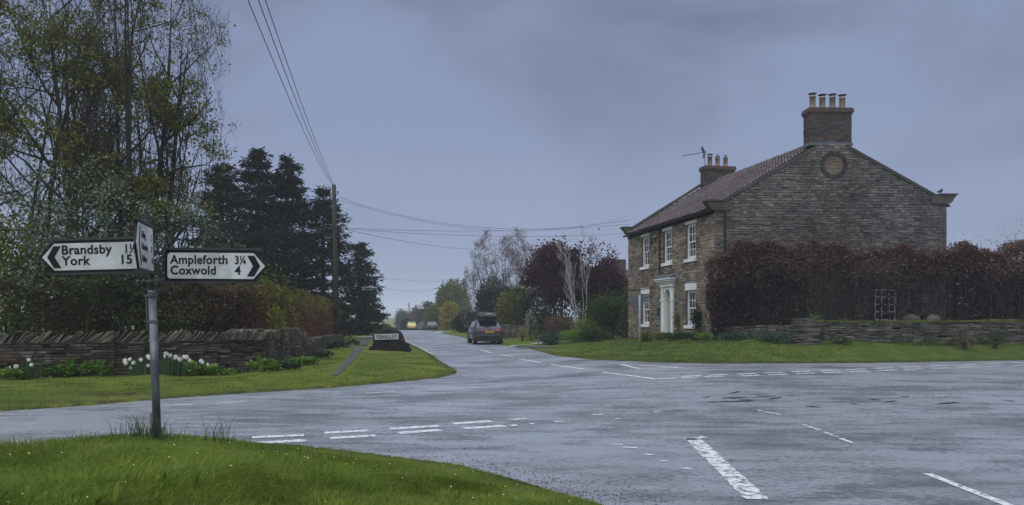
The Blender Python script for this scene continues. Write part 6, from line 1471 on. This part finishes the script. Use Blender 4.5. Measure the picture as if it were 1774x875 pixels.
# parked and moving cars farther off
YELP = mat('yellow_car_paint', (.42,.29,.05), (.48,.34,.07), .3, 1, spec=.6, coat=.5, dirt=.1)
sy = [(0, .72, .62, .66), (.10, .88, .80, .88), (.55, .96, .90, 1.14), (1.0, 1.0, .92, 1.42), (1.6, 1.0, .92, 1.50), (2.15, 1.0, .92, 1.44), (2.65, .97, .92, 1.02), (3.3, .88, .82, .88), (3.7, .66, .60, .66)]
cy_ = gp(714, 128); cy_.z += 0
yc, P = car('yellow_car', 'small old-fashioned yellow car with rounded roof driving away in the mist', cy_, R(10.5), sy, .80, YELP, (.72, 2.95), .31, rearwin=(2, 3), sidewin=((3, 4), (4, 5)), tum=.80)
mb = MB(); mb.add([(-.44, .50, 1.06), (.44, .50, 1.06), (.38, .86, 1.36), (-.38, .86, 1.36), (-.44, .60, 1.02), (.44, .60, 1.02), (.38, .95, 1.30), (-.38, .95, 1.30)], [(0, 1, 2, 3), (0, 4, 5, 1), (1, 5, 6, 2), (2, 6, 7, 3), (3, 7, 4, 0)]); mb.build('rear_screen', bpy.data.materials['car_glass'], yc)
mb = MB(); mb.box(-.70, -.06, .30, .70, .02, .44); mb.build('bumper', TRIM, yc)
for s in (1, -1): mb = MB(); mb.box(s*.60-.06, .0, .62, s*.60+.06, .09, .72); mb.build('tail_light', REDL, yc)
DKP = mat('dark_car_paint', (.030,.036,.055), (.042,.048,.068), .3, 1, spec=.6, coat=.5, dirt=.1)
BLP = mat('blue_black_paint', (.022,.028,.045), (.03,.036,.055), .3, 1, spec=.6, coat=.5, dirt=.1)
sd_ = [(0, .90, .74, .80), (.06, .96, .90, .97), (.5, .985, .93, 1.28), (1.0, 1.0, .93, 1.42), (2.0, 1.0, .92, 1.45), (2.6, 1.0, .90, 1.36), (3.2, .98, .90, .94), (3.8, .93, .82, .85), (4.1, .80, .68, .72)]
dc_, P = car('dark_hatchback', 'dark blue hatchback parked on the verge, rear towards us, beside the yellow-green bush', gp(748.5, 119), R(7), sd_, .88, DKP, (.7, 3.2), .31, rearwin=(1, 2), group='dark cars parked in the gardens')
mb = MB(); mb.box(-.25, -.03, .62, .25, .0, .73); mb.build('number_plate', mat('dull_plate', (.30,.22,.05)), dc_)
for s in (1, -1): mb = MB(); mb.box(s*.72-.10, -.01, .74, s*.72+.10, .06, .90); mb.build('tail_light', REDL, dc_)
mb = MB(); mb.box(-.82, -.05, .28, .82, .03, .46); mb.build('bumper', TRIM, dc_)
s2_ = [(y, f, zb+.08, zr+(.18 if zr-zb > .3 else .08)) for y, f, zb, zr in sd_]
c2, P = car('dark_estate_car', 'dark estate car parked across the drive, side on, middle of the three', gp(729, 132), R(-62), s2_, .90, BLP, (.72, 3.25), .34, group='dark cars parked in the gardens', sidewin=((2, 3), (3, 4), (4, 5)))
c3, P = car('dark_estate_car', 'dark car half hidden behind the side-on one, next to the yellow car', gp(724, 142), R(-50), s2_, .90, DKP, (.72, 3.25), .34, group='dark cars parked in the gardens', sidewin=((2, 3), (3, 4), (4, 5)))
# ------------------------------------------------------------------ damp air
hz = bpy.data.materials.new('haze_air'); hz.use_nodes = True; t = hz.node_tree; t.nodes.clear()
o_ = t.nodes.new('ShaderNodeOutputMaterial'); pv = t.nodes.new('ShaderNodeVolumePrincipled')
pv.inputs['Color'].default_value = (.90, .94, 1.0, 1); pv.inputs['Density'].default_value = HAZE; pv.inputs['Anisotropy'].default_value = 0.0
t.links.new(pv.outputs[0], o_.inputs['Volume'])
zmin = float(Z.min())-1; mb = MB(); mb.box(-1000, -160, zmin, 1000, 1400, 24); hb = mb.build('haze', hz); tag(hb, kind='stuff')
